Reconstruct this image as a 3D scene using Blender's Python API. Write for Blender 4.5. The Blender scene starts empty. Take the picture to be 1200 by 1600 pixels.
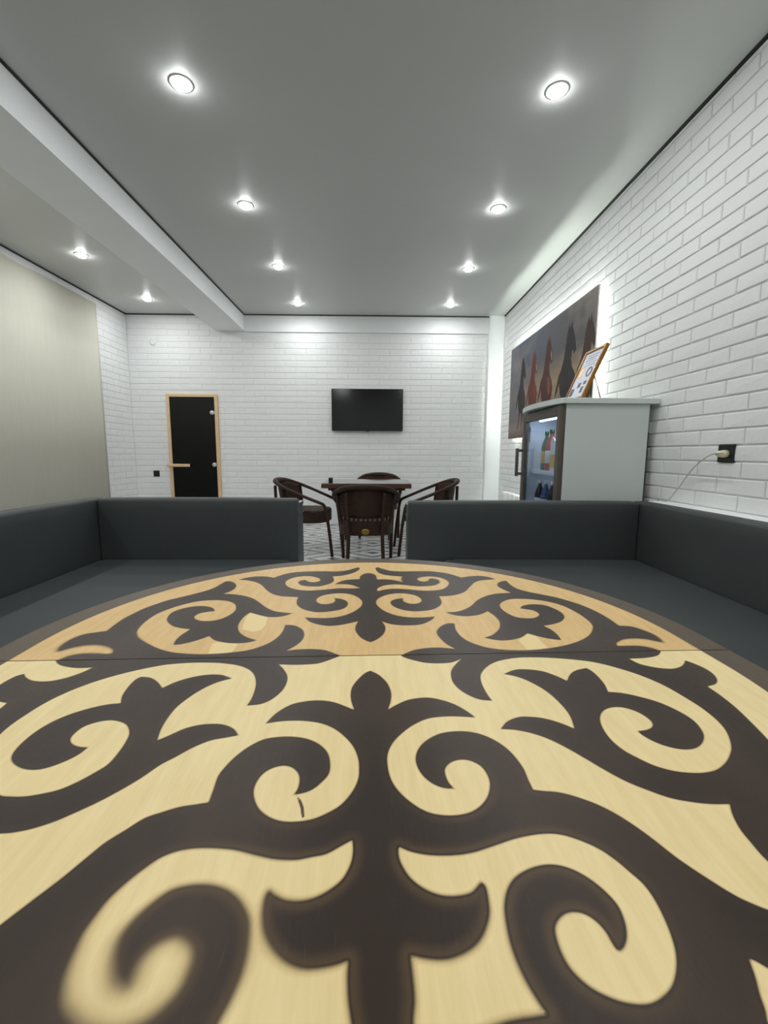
import bpy, bmesh, math, random
import numpy as np
from mathutils import Vector, Matrix

# ------------------------------------------------------------------ camera
CAM_Z = 1.076
F_PX = 688.92
YAW, PITCH, ROLL = 0.0169, -0.1330, 0.0048

def cam_axes():
    cy, sy = math.cos(YAW), math.sin(YAW)
    fwd = np.array([sy*math.cos(PITCH), cy*math.cos(PITCH), math.sin(PITCH)])
    r0 = np.array([cy, -sy, 0.0])
    u0 = np.cross(r0, fwd)
    r = r0*math.cos(ROLL) + u0*math.sin(ROLL)
    u = -r0*math.sin(ROLL) + u0*math.cos(ROLL)
    return r, u, fwd
AX_R, AX_U, AX_F = cam_axes()
CAM = np.array([0.0, 0.0, CAM_Z])

def at(px, py, axis, value):
    """photo pixel -> world point on the plane axis = value (what the thing touches)"""
    d = AX_F + AX_R*(px-600)/F_PX - AX_U*(py-800)/F_PX
    t = (value - CAM[axis]) / d[axis]
    return CAM + d*t

def proj(P):
    q = np.atleast_2d(P) - CAM
    w = q @ AX_F
    w = np.where(np.abs(w) < 1e-6, 1e-6, w)
    return np.c_[600 + F_PX*(q @ AX_R)/w, 800 - F_PX*(q @ AX_U)/w, w]

scene = bpy.context.scene
COL = scene.collection
cd = bpy.data.cameras.new('camera')
cd.sensor_width = 36.0
cd.lens = F_PX/1600*36.0
cd.clip_start = 0.01
cam = bpy.data.objects.new('camera', cd)
COL.objects.link(cam)
m = Matrix.Identity(4)
for i in range(3):
    m[i][0] = AX_R[i]; m[i][1] = AX_U[i]; m[i][2] = -AX_F[i]; m[i][3] = CAM[i]
cam.matrix_world = m
scene.camera = cam

# ------------------------------------------------------------------ world, exposure
w = bpy.data.worlds.new('world')
scene.world = w
w.use_nodes = True
w.node_tree.nodes['Background'].inputs[0].default_value = (0.02, 0.02, 0.022, 1)
w.node_tree.nodes['Background'].inputs[1].default_value = 0.0      # closed room: no sky light
scene.view_settings.view_transform = 'Standard'
scene.view_settings.look = 'None'
scene.view_settings.gamma = 1.0
scene.view_settings.use_curve_mapping = False
scene.view_settings.exposure = 0.0
LAMP_W = 5.2            # watts of one downlight
LED_STRENGTH = 120.0     # strip behind the picture
rnd = random.Random(7)

# ------------------------------------------------------------------ room measures
X_R = 1.804       # right wall
X_L = -3.537      # left wall
Y_B = 6.564       # far wall
Y_F = -1.9        # wall behind the camera
Z_C = 3.0
BEAM_X0, BEAM_X1, BEAM_Z = -2.284, -1.873, 2.781

# ------------------------------------------------------------------ materials
def srgb(r, g, b):
    f = lambda c: (c/12.92 if c <= 0.04045 else ((c+0.055)/1.055)**2.4)
    return (f(r/255), f(g/255), f(b/255), 1.0)

class NT:
    def __init__(self, name):
        self.mat = bpy.data.materials.new(name)
        self.mat.use_nodes = True
        self.t = self.mat.node_tree
        self.b = self.t.nodes['Principled BSDF']
    def n(self, typ, **kw):
        nd = self.t.nodes.new(typ)
        for k, v in kw.items(): setattr(nd, k, v)
        return nd
    def link(self, a, b): self.t.links.new(a, b)
    def math(self, op, a, b=None, c=None, clamp=False):
        nd = self.n('ShaderNodeMath', operation=op); nd.use_clamp = clamp
        for i, v in enumerate((a, b, c)):
            if v is None: continue
            if isinstance(v, (int, float)): nd.inputs[i].default_value = v
            else: self.link(v, nd.inputs[i])
        return nd.outputs[0]
    def mix(self, f, a, b):
        nd = self.n('ShaderNodeMix', data_type='RGBA')
        for s, v in ((0, f), (6, a), (7, b)):
            if isinstance(v, (int, float, tuple)): nd.inputs[s].default_value = v
            else: self.link(v, nd.inputs[s])
        return nd.outputs[2]
    def noise(self, scale, detail=4, coord='Object', stretch=(1,1,1), rough=0.55):
        tc = self.n('ShaderNodeTexCoord'); mp = self.n('ShaderNodeMapping')
        mp.inputs['Scale'].default_value = stretch
        self.link(tc.outputs[coord], mp.inputs[0])
        nz = self.n('ShaderNodeTexNoise'); nz.inputs['Scale'].default_value = scale
        nz.inputs['Detail'].default_value = detail; nz.inputs['Roughness'].default_value = rough
        self.link(mp.outputs[0], nz.inputs['Vector'])
        return nz.outputs[0]
    def smooth(self, v, lo, hi):
        nd = self.n('ShaderNodeMapRange', interpolation_type='SMOOTHSTEP')
        self.link(v, nd.inputs[0])
        for i, x in ((1, lo), (2, hi)):
            if isinstance(x, (int, float)): nd.inputs[i].default_value = x
            else: self.link(x, nd.inputs[i])
        return nd.outputs[0]
    def bump(self, h, strength=0.3, dist=0.01):
        bp = self.n('ShaderNodeBump'); bp.inputs['Strength'].default_value = strength
        bp.inputs['Distance'].default_value = dist
        self.link(h, bp.inputs['Height']); self.link(bp.outputs[0], self.b.inputs['Normal'])
    def attr(self, name):
        a = self.n('ShaderNodeAttribute'); a.attribute_name = name
        return a

M = {}
def plain(name, rgb, rough=0.5, metal=0.0, vary=0.08, scale=6.0, bump=0.0, bscale=60.0, coat=0.0, spec=0.5):
    n = NT(name)
    c = srgb(*rgb)
    nz = n.noise(scale)
    lo = tuple(x*(1-vary) for x in c[:3])+(1,); hi = tuple(min(1, x*(1+vary)) for x in c[:3])+(1,)
    n.link(n.mix(nz, lo, hi), n.b.inputs['Base Color'])
    n.b.inputs['Roughness'].default_value = rough
    n.b.inputs['Metallic'].default_value = metal
    n.b.inputs['Specular IOR Level'].default_value = spec
    n.b.inputs['Coat Weight'].default_value = coat
    if bump: n.bump(n.noise(bscale, 5), bump, 0.004)
    M[name] = n.mat
    return n.mat

def emit(name, rgb, strength):
    n = NT(name)
    n.b.inputs['Base Color'].default_value = srgb(*rgb)
    n.b.inputs['Emission Color'].default_value = srgb(*rgb)
    n.b.inputs['Emission Strength'].default_value = strength
    M[name] = n.mat

plain('white_brick', (230,231,230), 0.62, vary=0.05, scale=3, bump=0.5, bscale=26)
plain('mortar', (228,229,229), 0.8, vary=0.05, scale=8, bump=0.4, bscale=120)
plain('white_plaster', (236,238,238), 0.7, vary=0.03, bump=0.1, bscale=90)
plain('ceiling_film', (196,197,194), 0.42, vary=0.015, spec=0.35)
plain('black_trim', (12,12,12), 0.6)
plain('leatherette', (62,66,66), 0.55, vary=0.12, scale=5, bump=0.25, bscale=420, spec=0.35)
plain('bench_board', (64,69,71), 0.5, vary=0.06)
plain('silver', (200,202,204), 0.28, 1.0, vary=0.03)
plain('chrome', (225,226,228), 0.12, 1.0, vary=0.02)
plain('black_plastic', (14,14,15), 0.38, vary=0.1)
plain('white_plastic', (232,232,228), 0.35, vary=0.02)
plain('cream_plastic', (226,218,186), 0.35, vary=0.04)
plain('cable_white', (190,188,176), 0.45, vary=0.05)
plain('fridge_white', (206,213,209), 0.38, vary=0.02, spec=0.4)
plain('fridge_inside', (228,231,232), 0.4, vary=0.02)
plain('door_metal', (98,92,84), 0.42, 0.55, vary=0.06)
plain('screen', (6,6,7), 0.12, vary=0.05, spec=0.5)
plain('tv_shell', (14,14,15), 0.3, vary=0.1)
plain('pine', (222,190,148), 0.5, vary=0.16, scale=12)
plain('gold_frame', (140,98,38), 0.32, 0.55, vary=0.2, scale=20)
plain('paper', (216,220,230), 0.6, vary=0.02)
plain('brass', (170,140,60), 0.3, 0.9, vary=0.1)
plain('table_brown', (70,45,30), 0.4, vary=0.25, scale=14)
plain('table_glass', (112,114,116), 0.07, vary=0.05, spec=0.7)
plain('radiator_white', (226,226,222), 0.35, vary=0.02)
plain('table_edge', (70,58,46), 0.45, vary=0.15)
for nm, c in dict(juice_red=(190,40,30), juice_yellow=(214,170,40), juice_green=(40,92,40), carton_white=(224,222,214), cola_dark=(34,24,28), bottle_blue=(60,84,130), label_pink=(196,120,130), ink=(70,66,90), ink_dark=(40,36,46), stamp_gold=(206,160,60)).items():
    plain(nm, c, 0.3, vary=0.08)
emit('lamp_glow', (250,253,255), 90.0)
emit('led_strip', (244,255,247), LED_STRENGTH)
emit('fridge_led', (225,240,255), 6.0)

# dark tinted sauna glass
n = NT('smoked_glass'); n.b.inputs['Base Color'].default_value = (0.004,0.004,0.004,1)
n.b.inputs['Roughness'].default_value = 0.12; n.b.inputs['Specular IOR Level'].default_value = 0.3
n.link(n.mix(n.noise(2), (0.003,0.003,0.003,1), (0.006,0.006,0.006,1)), n.b.inputs['Base Color']); M['smoked_glass'] = n.mat
# clear fridge pane
n = NT('clear_glass'); n.b.inputs['Base Color'].default_value = (0.86,0.92,1,1)
n.b.inputs['Roughness'].default_value = 0.02
tr = n.n('ShaderNodeBsdfTransparent'); tr.inputs[0].default_value = (0.88,0.93,1,1)
ms = n.n('ShaderNodeMixShader'); ms.inputs[0].default_value = 0.10
gl = n.n('ShaderNodeBsdfGlossy'); gl.inputs['Roughness'].default_value = 0.03
n.link(tr.outputs[0], ms.inputs[1]); n.link(gl.outputs[0], ms.inputs[2])
n.link(ms.outputs[0], n.t.nodes['Material Output'].inputs[0]); M['clear_glass'] = n.mat
# woven wicker
n = NT('wicker')
tc = n.n('ShaderNodeTexCoord')
w1 = n.n('ShaderNodeTexWave', wave_type='BANDS', bands_direction='Z'); w1.inputs['Scale'].default_value = 42
w2 = n.n('ShaderNodeTexWave', wave_type='BANDS', bands_direction='DIAGONAL'); w2.inputs['Scale'].default_value = 30
n.link(tc.outputs['Object'], w1.inputs[0]); n.link(tc.outputs['Object'], w2.inputs[0])
h = n.math('MULTIPLY', w1.outputs[1], w2.outputs[1])
n.link(n.mix(n.math('ADD', n.math('MULTIPLY', h, 0.6), n.math('MULTIPLY', n.noise(9), 0.4)), srgb(34,21,13), srgb(70,44,28)), n.b.inputs['Base Color'])
n.b.inputs['Roughness'].default_value = 0.5; n.b.inputs['Specular IOR Level'].default_value = 0.22; n.bump(h, 0.6, 0.006); M['wicker'] = n.mat
# linen blind
n = NT('linen')
a = n.noise(3.0, 6, stretch=(1, 40, 1.2)); b = n.noise(60, 3, stretch=(1, 1, 6))
n.link(n.mix(n.math('ADD', n.math('MULTIPLY', a, 0.7), n.math('MULTIPLY', b, 0.3)), srgb(186,184,170), srgb(208,205,191)), n.b.inputs['Base Color'])
n.b.inputs['Roughness'].default_value = 0.85; n.bump(b, 0.15, 0.003); M['linen'] = n.mat
# floor tiles with the printed rhombus pattern (position in the room)
n = NT('patterned_tile')
g = n.n('ShaderNodeNewGeometry'); sp = n.n('ShaderNodeSeparateXYZ'); n.link(g.outputs['Position'], sp.inputs[0])
dx = n.math('PINGPONG', n.math('ADD', sp.outputs[0], 8.04), 0.4)
dy = n.math('PINGPONG', n.math('ADD', sp.outputs[1], 5.19), 0.26)
A = n.math('ADD', n.math('DIVIDE', dx, 0.4), n.math('DIVIDE', dy, 0.26))
d = n.math('MINIMUM', A, n.math('SUBTRACT', 2.0, A))
cr = n.n('ShaderNodeValToRGB'); cr.color_ramp.interpolation = 'CONSTANT'
e = cr.color_ramp.elements
e[0].position = 0; e[0].color = srgb(74,76,78)
e[1].position = 0.19; e[1].color = srgb(214,214,212)
for p_, c_ in ((0.60,(40,42,44)), (0.71,(190,192,193)), (0.93,(222,222,220))):
    q = e.new(p_); q.color = srgb(*c_)
n.link(d, cr.inputs[0]); n.link(cr.outputs[0], n.b.inputs['Base Color'])
n.b.inputs['Roughness'].default_value = 0.25; M['patterned_tile'] = n.mat
plain('grout', (150,150,148), 0.8)

# ------------------------------------------------------------------ mesh helpers
def link_mesh(name, me, mat, parent=None, smooth=False):
    o = bpy.data.objects.new(name, me)
    COL.objects.link(o)
    if mat is not None and not me.materials: me.materials.append(M[mat] if isinstance(mat, str) else mat)
    if smooth:
        me.polygons.foreach_set('use_smooth', [True]*len(me.polygons))
    if parent is not None: o.parent = parent
    return o

def from_bm(name, bm, mat, parent=None, smooth=False):
    me = bpy.data.meshes.new(name)
    bmesh.ops.recalc_face_normals(bm, faces=bm.faces[:])
    bm.to_mesh(me); bm.free()
    return link_mesh(name, me, mat, parent, smooth)

def bm_box(bm, x0, x1, y0, y1, z0, z1, r=0.0, seg=2, rot=None):
    g = bmesh.ops.create_cube(bm, size=1.0)
    vs = g['verts']
    for v in vs:
        v.co = Vector(((x0+x1)/2 + v.co.x*(x1-x0), (y0+y1)/2 + v.co.y*(y1-y0), (z0+z1)/2 + v.co.z*(z1-z0)))
    if rot is not None:
        for v in vs: v.co = rot @ v.co
    if r > 0:
        es = list({e for v in vs for e in v.link_edges})
        bmesh.ops.bevel(bm, geom=es, offset=r, segments=seg, affect='EDGES', profile=0.5, clamp_overlap=True)

def box(name, x0, x1, y0, y1, z0, z1, mat, parent=None, r=0.0, seg=2, smooth=None):
    bm = bmesh.new()
    bm_box(bm, min(x0,x1), max(x0,x1), min(y0,y1), max(y0,y1), min(z0,z1), max(z0,z1), r, seg)
    return from_bm(name, bm, mat, parent, smooth=(r > 0.012) if smooth is None else smooth)

def boxes(name, lst, mat, parent=None, r=0.0):
    bm = bmesh.new()
    for b in lst: bm_box(bm, *b, r)
    return from_bm(name, bm, mat, parent)

def bm_tube(bm, pts, rad, seg=8, closed=False, flat=1.0, up=None):
    """tube along pts; rad number or list; flat scales the section along its second axis"""
    pts = [Vector(p) for p in pts]; n_ = len(pts)
    rads = rad if isinstance(rad, (list, tuple)) else [rad]*n_
    rings = []; prev = None
    for i, p in enumerate(pts):
        if closed: t = pts[(i+1) % n_] - pts[i-1]
        else: t = pts[min(i+1, n_-1)] - pts[max(i-1, 0)]
        t.normalize()
        ref = Vector(up) if up else (prev if prev is not None else (Vector((0,0,1)) if abs(t.z) < 0.9 else Vector((1,0,0))))
        a = ref - t*ref.dot(t)
        if a.length < 1e-5: a = Vector((1,0,0)) - t*t.x
        a.normalize(); b = t.cross(a); prev = a
        rings.append([bm.verts.new(p + a*(rads[i]*flat*math.cos(2*math.pi*k/seg)) + b*(rads[i]*math.sin(2*math.pi*k/seg))) for k in range(seg)])
    m_ = n_ if closed else n_-1
    for i in range(m_):
        A_, B_ = rings[i], rings[(i+1) % n_]
        for k in range(seg):
            bm.faces.new((A_[k], A_[(k+1) % seg], B_[(k+1) % seg], B_[k]))
    if not closed:
        bm.faces.new(list(reversed(rings[0]))); bm.faces.new(rings[-1])

def tube(name, pts, rad, mat, parent=None, seg=8, closed=False, flat=1.0, up=None):
    bm = bmesh.new(); bm_tube(bm, pts, rad, seg, closed, flat, up)
    return from_bm(name, bm, mat, parent, smooth=True)

def catmull(pts, sub=6, closed=False):
    P = [np.array(p, float) for p in pts]; out = []; n_ = len(P)
    for i in range(n_ if closed else n_-1):
        p0 = P[i-1] if (closed or i > 0) else P[0]
        p1 = P[i]; p2 = P[(i+1) % n_]
        p3 = P[(i+2) % n_] if (closed or i+2 < n_) else P[-1]
        for k in range(sub):
            t = k/sub
            out.append(0.5*((2*p1)+(-p0+p2)*t+(2*p0-5*p1+4*p2-p3)*t*t+(-p0+3*p1-3*p2+p3)*t**3))
    if not closed: out.append(P[-1])
    return out

def lathe(name, prof, mat, parent=None, seg=24, smooth=True, center=(0,0,0), axis='Z'):
    bm = bmesh.new(); rings = []
    for r_, z_ in prof:
        ring = []
        for k in range(seg):
            a = 2*math.pi*k/seg
            v = (r_*math.cos(a), r_*math.sin(a), z_)
            if axis == 'Y': v = (v[0], v[2], v[1])
            if axis == 'X': v = (v[2], v[0], v[1])
            ring.append(bm.verts.new((center[0]+v[0], center[1]+v[1], center[2]+v[2])))
        rings.append(ring)
    for i in range(len(rings)-1):
        for k in range(seg):
            bm.faces.new((rings[i][k], rings[i][(k+1)%seg], rings[i+1][(k+1)%seg], rings[i+1][k]))
    if prof[0][0] > 1e-4: bm.faces.new(rings[0])
    if prof[-1][0] > 1e-4: bm.faces.new(rings[-1])
    bmesh.ops.remove_doubles(bm, verts=bm.verts[:], dist=1e-5)
    return from_bm(name, bm, mat, parent, smooth)

def prism(name, outline, z0, z1, mat, parent=None, r=0.0, smooth=False):
    bm = bmesh.new()
    lo = [bm.verts.new((x, y, z0)) for x, y in outline]; hi = [bm.verts.new((x, y, z1)) for x, y in outline]
    n_ = len(lo)
    bm.faces.new(list(reversed(lo))); top = bm.faces.new(hi)
    for i in range(n_): bm.faces.new((lo[i], lo[(i+1)%n_], hi[(i+1)%n_], hi[i]))
    if r > 0:
        bmesh.ops.bevel(bm, geom=list(top.edges), offset=r, segments=3, affect='EDGES', profile=0.5)
    return from_bm(name, bm, mat, parent, smooth)

def empty(name, loc, rz=0.0):
    o = bpy.data.objects.new(name, None); COL.objects.link(o)
    o.location = loc; o.rotation_euler = (0, 0, rz); o.empty_display_size = 0.1
    return o
def tag(o, label, cat, group=None):
    o['label'] = label; o['category'] = cat
    if group: o['group'] = group
    return o
def struct(o):
    o['kind'] = 'structure'; return o
def copy_tree(o, parent=None):
    c = o.copy(); COL.objects.link(c); c.parent = parent
    for ch in list(o.children): copy_tree(ch, c)
    return c

# ------------------------------------------------------------------ room shell
struct(box('ceiling', X_L-0.1, X_R+0.1, Y_F-0.1, Y_B+0.1, Z_C, Z_C+0.1, 'ceiling_film'))
floor = struct(box('floor', X_L-0.1, X_R+0.1, Y_F-0.1, Y_B+0.1, -0.1, -0.008, 'grout'))
wall_right = struct(box('wall_right', X_R+0.006, X_R+0.15, Y_F-0.1, Y_B+0.1, 0, Z_C, 'mortar'))
wall_far = struct(box('wall_far', X_L-0.1, X_R+0.1, Y_B+0.0035, Y_B+0.15, 0, Z_C, 'mortar'))
wall_left = struct(box('wall_left', X_L-0.15, X_L-0.0035, Y_F-0.1, Y_B+0.1, 0, Z_C, 'mortar'))
struct(box('wall_near', X_L-0.1, X_R+0.1, Y_F-0.15, Y_F, 0, Z_C, 'white_plaster'))
struct(box('trim_1', BEAM_X0, BEAM_X1, Y_F, Y_B+0.012, BEAM_Z, Z_C+0.001, 'white_plaster'))          # ceiling beam
struct(box('trim_2', BEAM_X1-0.001, X_R+0.012, Y_B-0.02, Y_B+0.012, 2.768, Z_C+0.001, 'white_plaster'))   # flat band over the bricks
struct(box('trim_3', 1.588, X_R+0.012, Y_B-0.075, Y_B+0.012, 0, Z_C+0.001, 'white_plaster', r=0.006))      # boxed corner
# thin black shadow joints between ceiling film and walls
T = 0.011
struct(box('trim_4', X_R-T, X_R+0.012, Y_F, Y_B, Z_C-0.012, Z_C+0.001, 'black_trim'))
struct(box('trim_5', BEAM_X1, X_R, Y_B-0.02-T, Y_B-0.02, Z_C-0.012, Z_C+0.001, 'black_trim'))
struct(box('trim_6', BEAM_X1, BEAM_X1+T, Y_F, Y_B-0.02, Z_C-0.012, Z_C+0.001, 'black_trim'))
struct(box('trim_7', X_L-0.012, X_L+T, Y_F, Y_B, Z_C-0.012, Z_C+0.001, 'black_trim'))
struct(box('trim_8', X_L, BEAM_X0, Y_B-T, Y_B+0.012, Z_C-0.012, Z_C+0.001, 'black_trim'))
struct(box('trim_9', BEAM_X0-T, BEAM_X0, Y_F, Y_B, Z_C-0.012, Z_C+0.001, 'black_trim'))

# floor tiles
TX, TY = 0.4, 0.52
bm = bmesh.new(); bm_box(bm, 0.0015, TX-0.0015, 0.0015, TY-0.0015, -0.008, 0.0, 0.001, 1)
tile_me = bpy.data.meshes.new('tile'); bmesh.ops.recalc_face_normals(bm, faces=bm.faces[:]); bm.to_mesh(tile_me); bm.free()
tile_me.materials.append(M['patterned_tile'])
rest = bmesh.new()
y = Y_F
iy = 0
while y < Y_B-0.01:
    x = X_L
    y1 = min(y+TY, Y_B)
    while x < X_R-0.01:
        x1 = min(x+TX, X_R)
        if -1.3 < x < 1.1 and 2.9 < y and x1-x > TX-0.01 and y1-y > TY-0.01:
            o = bpy.data.objects.new('floor_tile', tile_me); COL.objects.link(o); o.location = (x, y, 0); o.parent = floor
        else:
            bm_box(rest, x+0.0015, x1-0.0015, y+0.0015, y1-0.0015, -0.008, 0.0)
        x += TX
    y += TY
o = from_bm('tile_field', rest, 'patterned_tile', floor); o['kind'] = 'stuff'

# bricks: painted white, each a chamfered block; the 300 that show largest on each wall are single objects
BP, BH, JT = 0.300, 0.0835, 0.008
def brick_mesh(L, Hh, seed):
    """block lying in the local XZ plane, face towards -Y, 14 mm proud"""
    r_ = random.Random(seed); me = bpy.data.meshes.new('brick')
    d = 0.014; c = 0.004
    v = []; f = []
    for (yy, ins) in ((0.0, 0.0), (-d+c, 0.0), (-d, c)):
        for (sx, sz) in ((0,0),(1,0),(1,1),(0,1)):
            j = (lambda: (r_.random()-0.5)*0.0016)
            v.append((sx*L + (ins if sx == 0 else -ins) + j(), yy + (j() if ins else 0), sz*Hh + (ins if sz == 0 else -ins) + j()))
    nx = 3
    base = len(v)
    # front face split with a gently uneven centre
    v.append((L*(0.35+0.3*r_.random()), -d-0.0012+(r_.random()-0.5)*0.002, Hh*(0.4+0.2*r_.random())))
    for k in range(4):
        for lvl in (0, 4):
            f.append((lvl+k, lvl+(k+1)%4, lvl+4+(k+1)%4, lvl+4+k))
        f.append((8+k, 8+(k+1)%4, base))
    me.from_pydata(v, [], f); me.materials.append(M['white_brick'])
    return me

def brick_wall(parent, origin, ux, length, z_top, first_off, blocked=lambda s, z: False, limit=300, zoff=0.0375, JT=0.008, JV=0.007, hole=None):
    """origin: point on the wall face; ux: unit direction along the wall with the room on its left-hand -Y side"""
    ang = math.atan2(ux[1], ux[0])
    items = []
    row = -1
    while True:
        z0 = zoff + row*BH; z1 = z0 + BH
        if z0 > z_top-0.02: break
        za, zb = max(z0, 0.0)+JT/2, min(z1, z_top)-JT/2
        row += 1
        if zb-za < 0.012: continue
        s = first_off + (BP/2 if row % 2 else 0.0) - BP
        while s < length:
            sa, sb = max(s, 0)+JV/2, min(s+BP, length)-JV/2
            s += BP
            if sb-sa < 0.02: continue
            if blocked((sa+sb)/2, (za+zb)/2): continue
            parts = [(sa, sb)]
            if hole and za < hole[2]-0.015:
                parts = [q for q in ((sa, min(sb, hole[0])), (max(sa, hole[1]), sb)) if q[1]-q[0] > 0.02]
            for q in parts: items.append((q[0], q[1], za, zb))
    P = []
    for sa, sb, za, zb in items:
        P.append([(origin[0]+ux[0]*q, origin[1]+ux[1]*q, z_) for q, z_ in ((sa,za),(sb,za),(sb,zb),(sa,zb))])
    P = np.array(P).reshape(-1, 3)
    q = proj(P).reshape(-1, 4, 3)
    area = []
    for k in range(len(items)):
        p_ = q[k]
        if (p_[:,2] < 0.05).any(): area.append(0); continue
        cx, cy = p_[:,0].mean(), p_[:,1].mean()
        if not (0 < cx < 1200 and 0 < cy < 790): area.append(0); continue
        xs, ys = p_[:,0], p_[:,1]
        area.append(0.5*abs(sum(xs[i]*ys[(i+1)%4]-xs[(i+1)%4]*ys[i] for i in range(4))))
    order = sorted(range(len(items)), key=lambda k: -area[k])
    single = {k for k in order[:limit] if area[k] > 60}
    cache = {}
    vv, ff = [], []
    for k, (sa, sb, za, zb) in enumerate(items):
        var = rnd.randrange(5)
        key = (round(sb-sa, 3), round(zb-za, 3), var)
        if key not in cache: cache[key] = brick_mesh(sb-sa, zb-za, hash(key) & 0xffff)
        loc = (origin[0]+ux[0]*sa, origin[1]+ux[1]*sa, za)
        if k in single:
            o = bpy.data.objects.new('brick', cache[key]); COL.objects.link(o)
            o.location = loc; o.rotation_euler = (0, 0, ang); o.parent = parent
        else:
            R_ = Matrix.Rotation(ang, 3, 'Z'); b0 = len(vv)
            for v in cache[key].vertices: vv.append(tuple(Vector(loc) + R_ @ v.co))
            for p_ in cache[key].polygons: ff.append(tuple(b0+i for i in p_.vertices))
    if vv:
        me = bpy.data.meshes.new('brickwork'); me.from_pydata(vv, [], ff)
        o = link_mesh('brickwork', me, 'white_brick', parent); o['kind'] = 'stuff'

# right wall: runs from far to near so that its face (-Y local) looks into the room (-X)
brick_wall(wall_right, (X_R+0.012, Y_B, 0), (0,-1), Y_B-Y_F, Z_C-0.012, (Y_B-2.165) % BP)
DOOR_X0, DOOR_X1, DOOR_Z = -3.029, -2.297, 1.902
brick_wall(wall_far, (X_L, Y_B+0.012, 0), (1,0), 1.588-X_L, Z_C-0.012, 0.12, JT=0.0055, JV=0.003,
           blocked=lambda s, z: X_L+s > BEAM_X0-0.02 and z > 2.745, hole=(DOOR_X0-X_L-0.002, DOOR_X1-X_L+0.002, DOOR_Z))
# left wall runs from near to far
brick_wall(wall_left, (X_L-0.012, 5.2, 0), (0,1), Y_B-5.2, Z_C-0.012, 0.05, JT=0.0055, JV=0.003)
# ------------------------------------------------------------------ sauna door
door = struct(empty('door_1', ((DOOR_X0+DOOR_X1)/2, Y_B, 0)))
def local_box(name, par, x0, x1, y0, y1, z0, z1, mat, r=0.0):
    l = par.location
    return box(name, x0-l.x, x1-l.x, y0-l.y, y1-l.y, z0-l.z, z1-l.z, mat, par, r)
local_box('door_jamb', door, DOOR_X0, DOOR_X0+0.045, Y_B-0.03, Y_B+0.012, 0, DOOR_Z, 'pine', 0.003)
local_box('door_jamb', door, DOOR_X1-0.045, DOOR_X1, Y_B-0.03, Y_B+0.012, 0, DOOR_Z, 'pine', 0.003)
local_box('door_head', door, DOOR_X0+0.045, DOOR_X1-0.045, Y_B-0.03, Y_B+0.012, DOOR_Z-0.04, DOOR_Z, 'pine', 0.003)
pane = local_box('door_pane', door, DOOR_X0+0.046, DOOR_X1-0.046, Y_B-0.024, Y_B-0.014, 0.012, DOOR_Z-0.042, 'smoked_glass', 0.002)
hb = local_box('door_handle', door, DOOR_X0-0.02, -2.717, Y_B-0.085, Y_B-0.05, 0.862, 0.905, 'pine', 0.012)
for hx in (-2.93, -2.78):
    s_ = box('handle_spacer', hx-0.01-door.location.x, hx+0.01-door.location.x, -0.055, -0.022, 0.873, 0.893, 'pine', None, 0.003)
    s_.parent = hb
for hz in (1.642, 0.895):
    lathe('hinge', [(0.0,-0.05),(0.026,-0.05),(0.034,-0.04),(0.034,-0.016)], 'chrome', door, 18, True, (-2.375-door.location.x, 0, hz), 'Y')
    local_box('hinge_leaf', door, -2.375, -2.325, Y_B-0.04, Y_B-0.014, hz-0.022, hz+0.022, 'chrome', 0.003)

# ------------------------------------------------------------------ linen blind on the left wall
bm = bmesh.new(); NY = 160
yy = np.linspace(Y_F+0.1, 5.83, NY); grid = []
for k, y in enumerate(yy):
    xo = X_L+0.045 + 0.004*math.sin(y*5.1)+0.003*math.sin(y*11.7+1)
    grid.append([bm.verts.new((xo, y, 0.05)), bm.verts.new((xo, y, 2.895)), bm.verts.new((xo-0.006, y, 0.05)), bm.verts.new((xo-0.006, y, 2.895))])
for k in range(NY-1):
    a, b = grid[k], grid[k+1]
    bm.faces.new((a[0], b[0], b[1], a[1])); bm.faces.new((b[2], a[2], a[3], b[3]))
    bm.faces.new((a[1], b[1], b[3], a[3])); bm.faces.new((b[0], a[0], a[2], b[2]))
bm.faces.new((grid[0][0], grid[0][1], grid[0][3], grid[0][2])); bm.faces.new((grid[-1][1], grid[-1][0], grid[-1][2], grid[-1][3]))
blind = empty('fabric_blind', (0,0,0)); blind.location = (X_L+0.04, 3.0, 0)
o = from_bm('blind_cloth', bm, 'linen', blind, smooth=True); o.matrix_parent_inverse = Matrix.Translation(-Vector(blind.location))
local_box('head_rail', blind, X_L-0.012, X_L+0.042, Y_F+0.1, 5.83, 2.885, 2.905, 'linen', 0.004)
local_box('bottom_bar', blind, X_L+0.035, X_L+0.052, Y_F+0.1, 5.83, 0.03, 0.055, 'linen', 0.003)
tag(blind, 'tall plain beige linen blind covering the side wall beyond the beam', 'blind')

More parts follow.
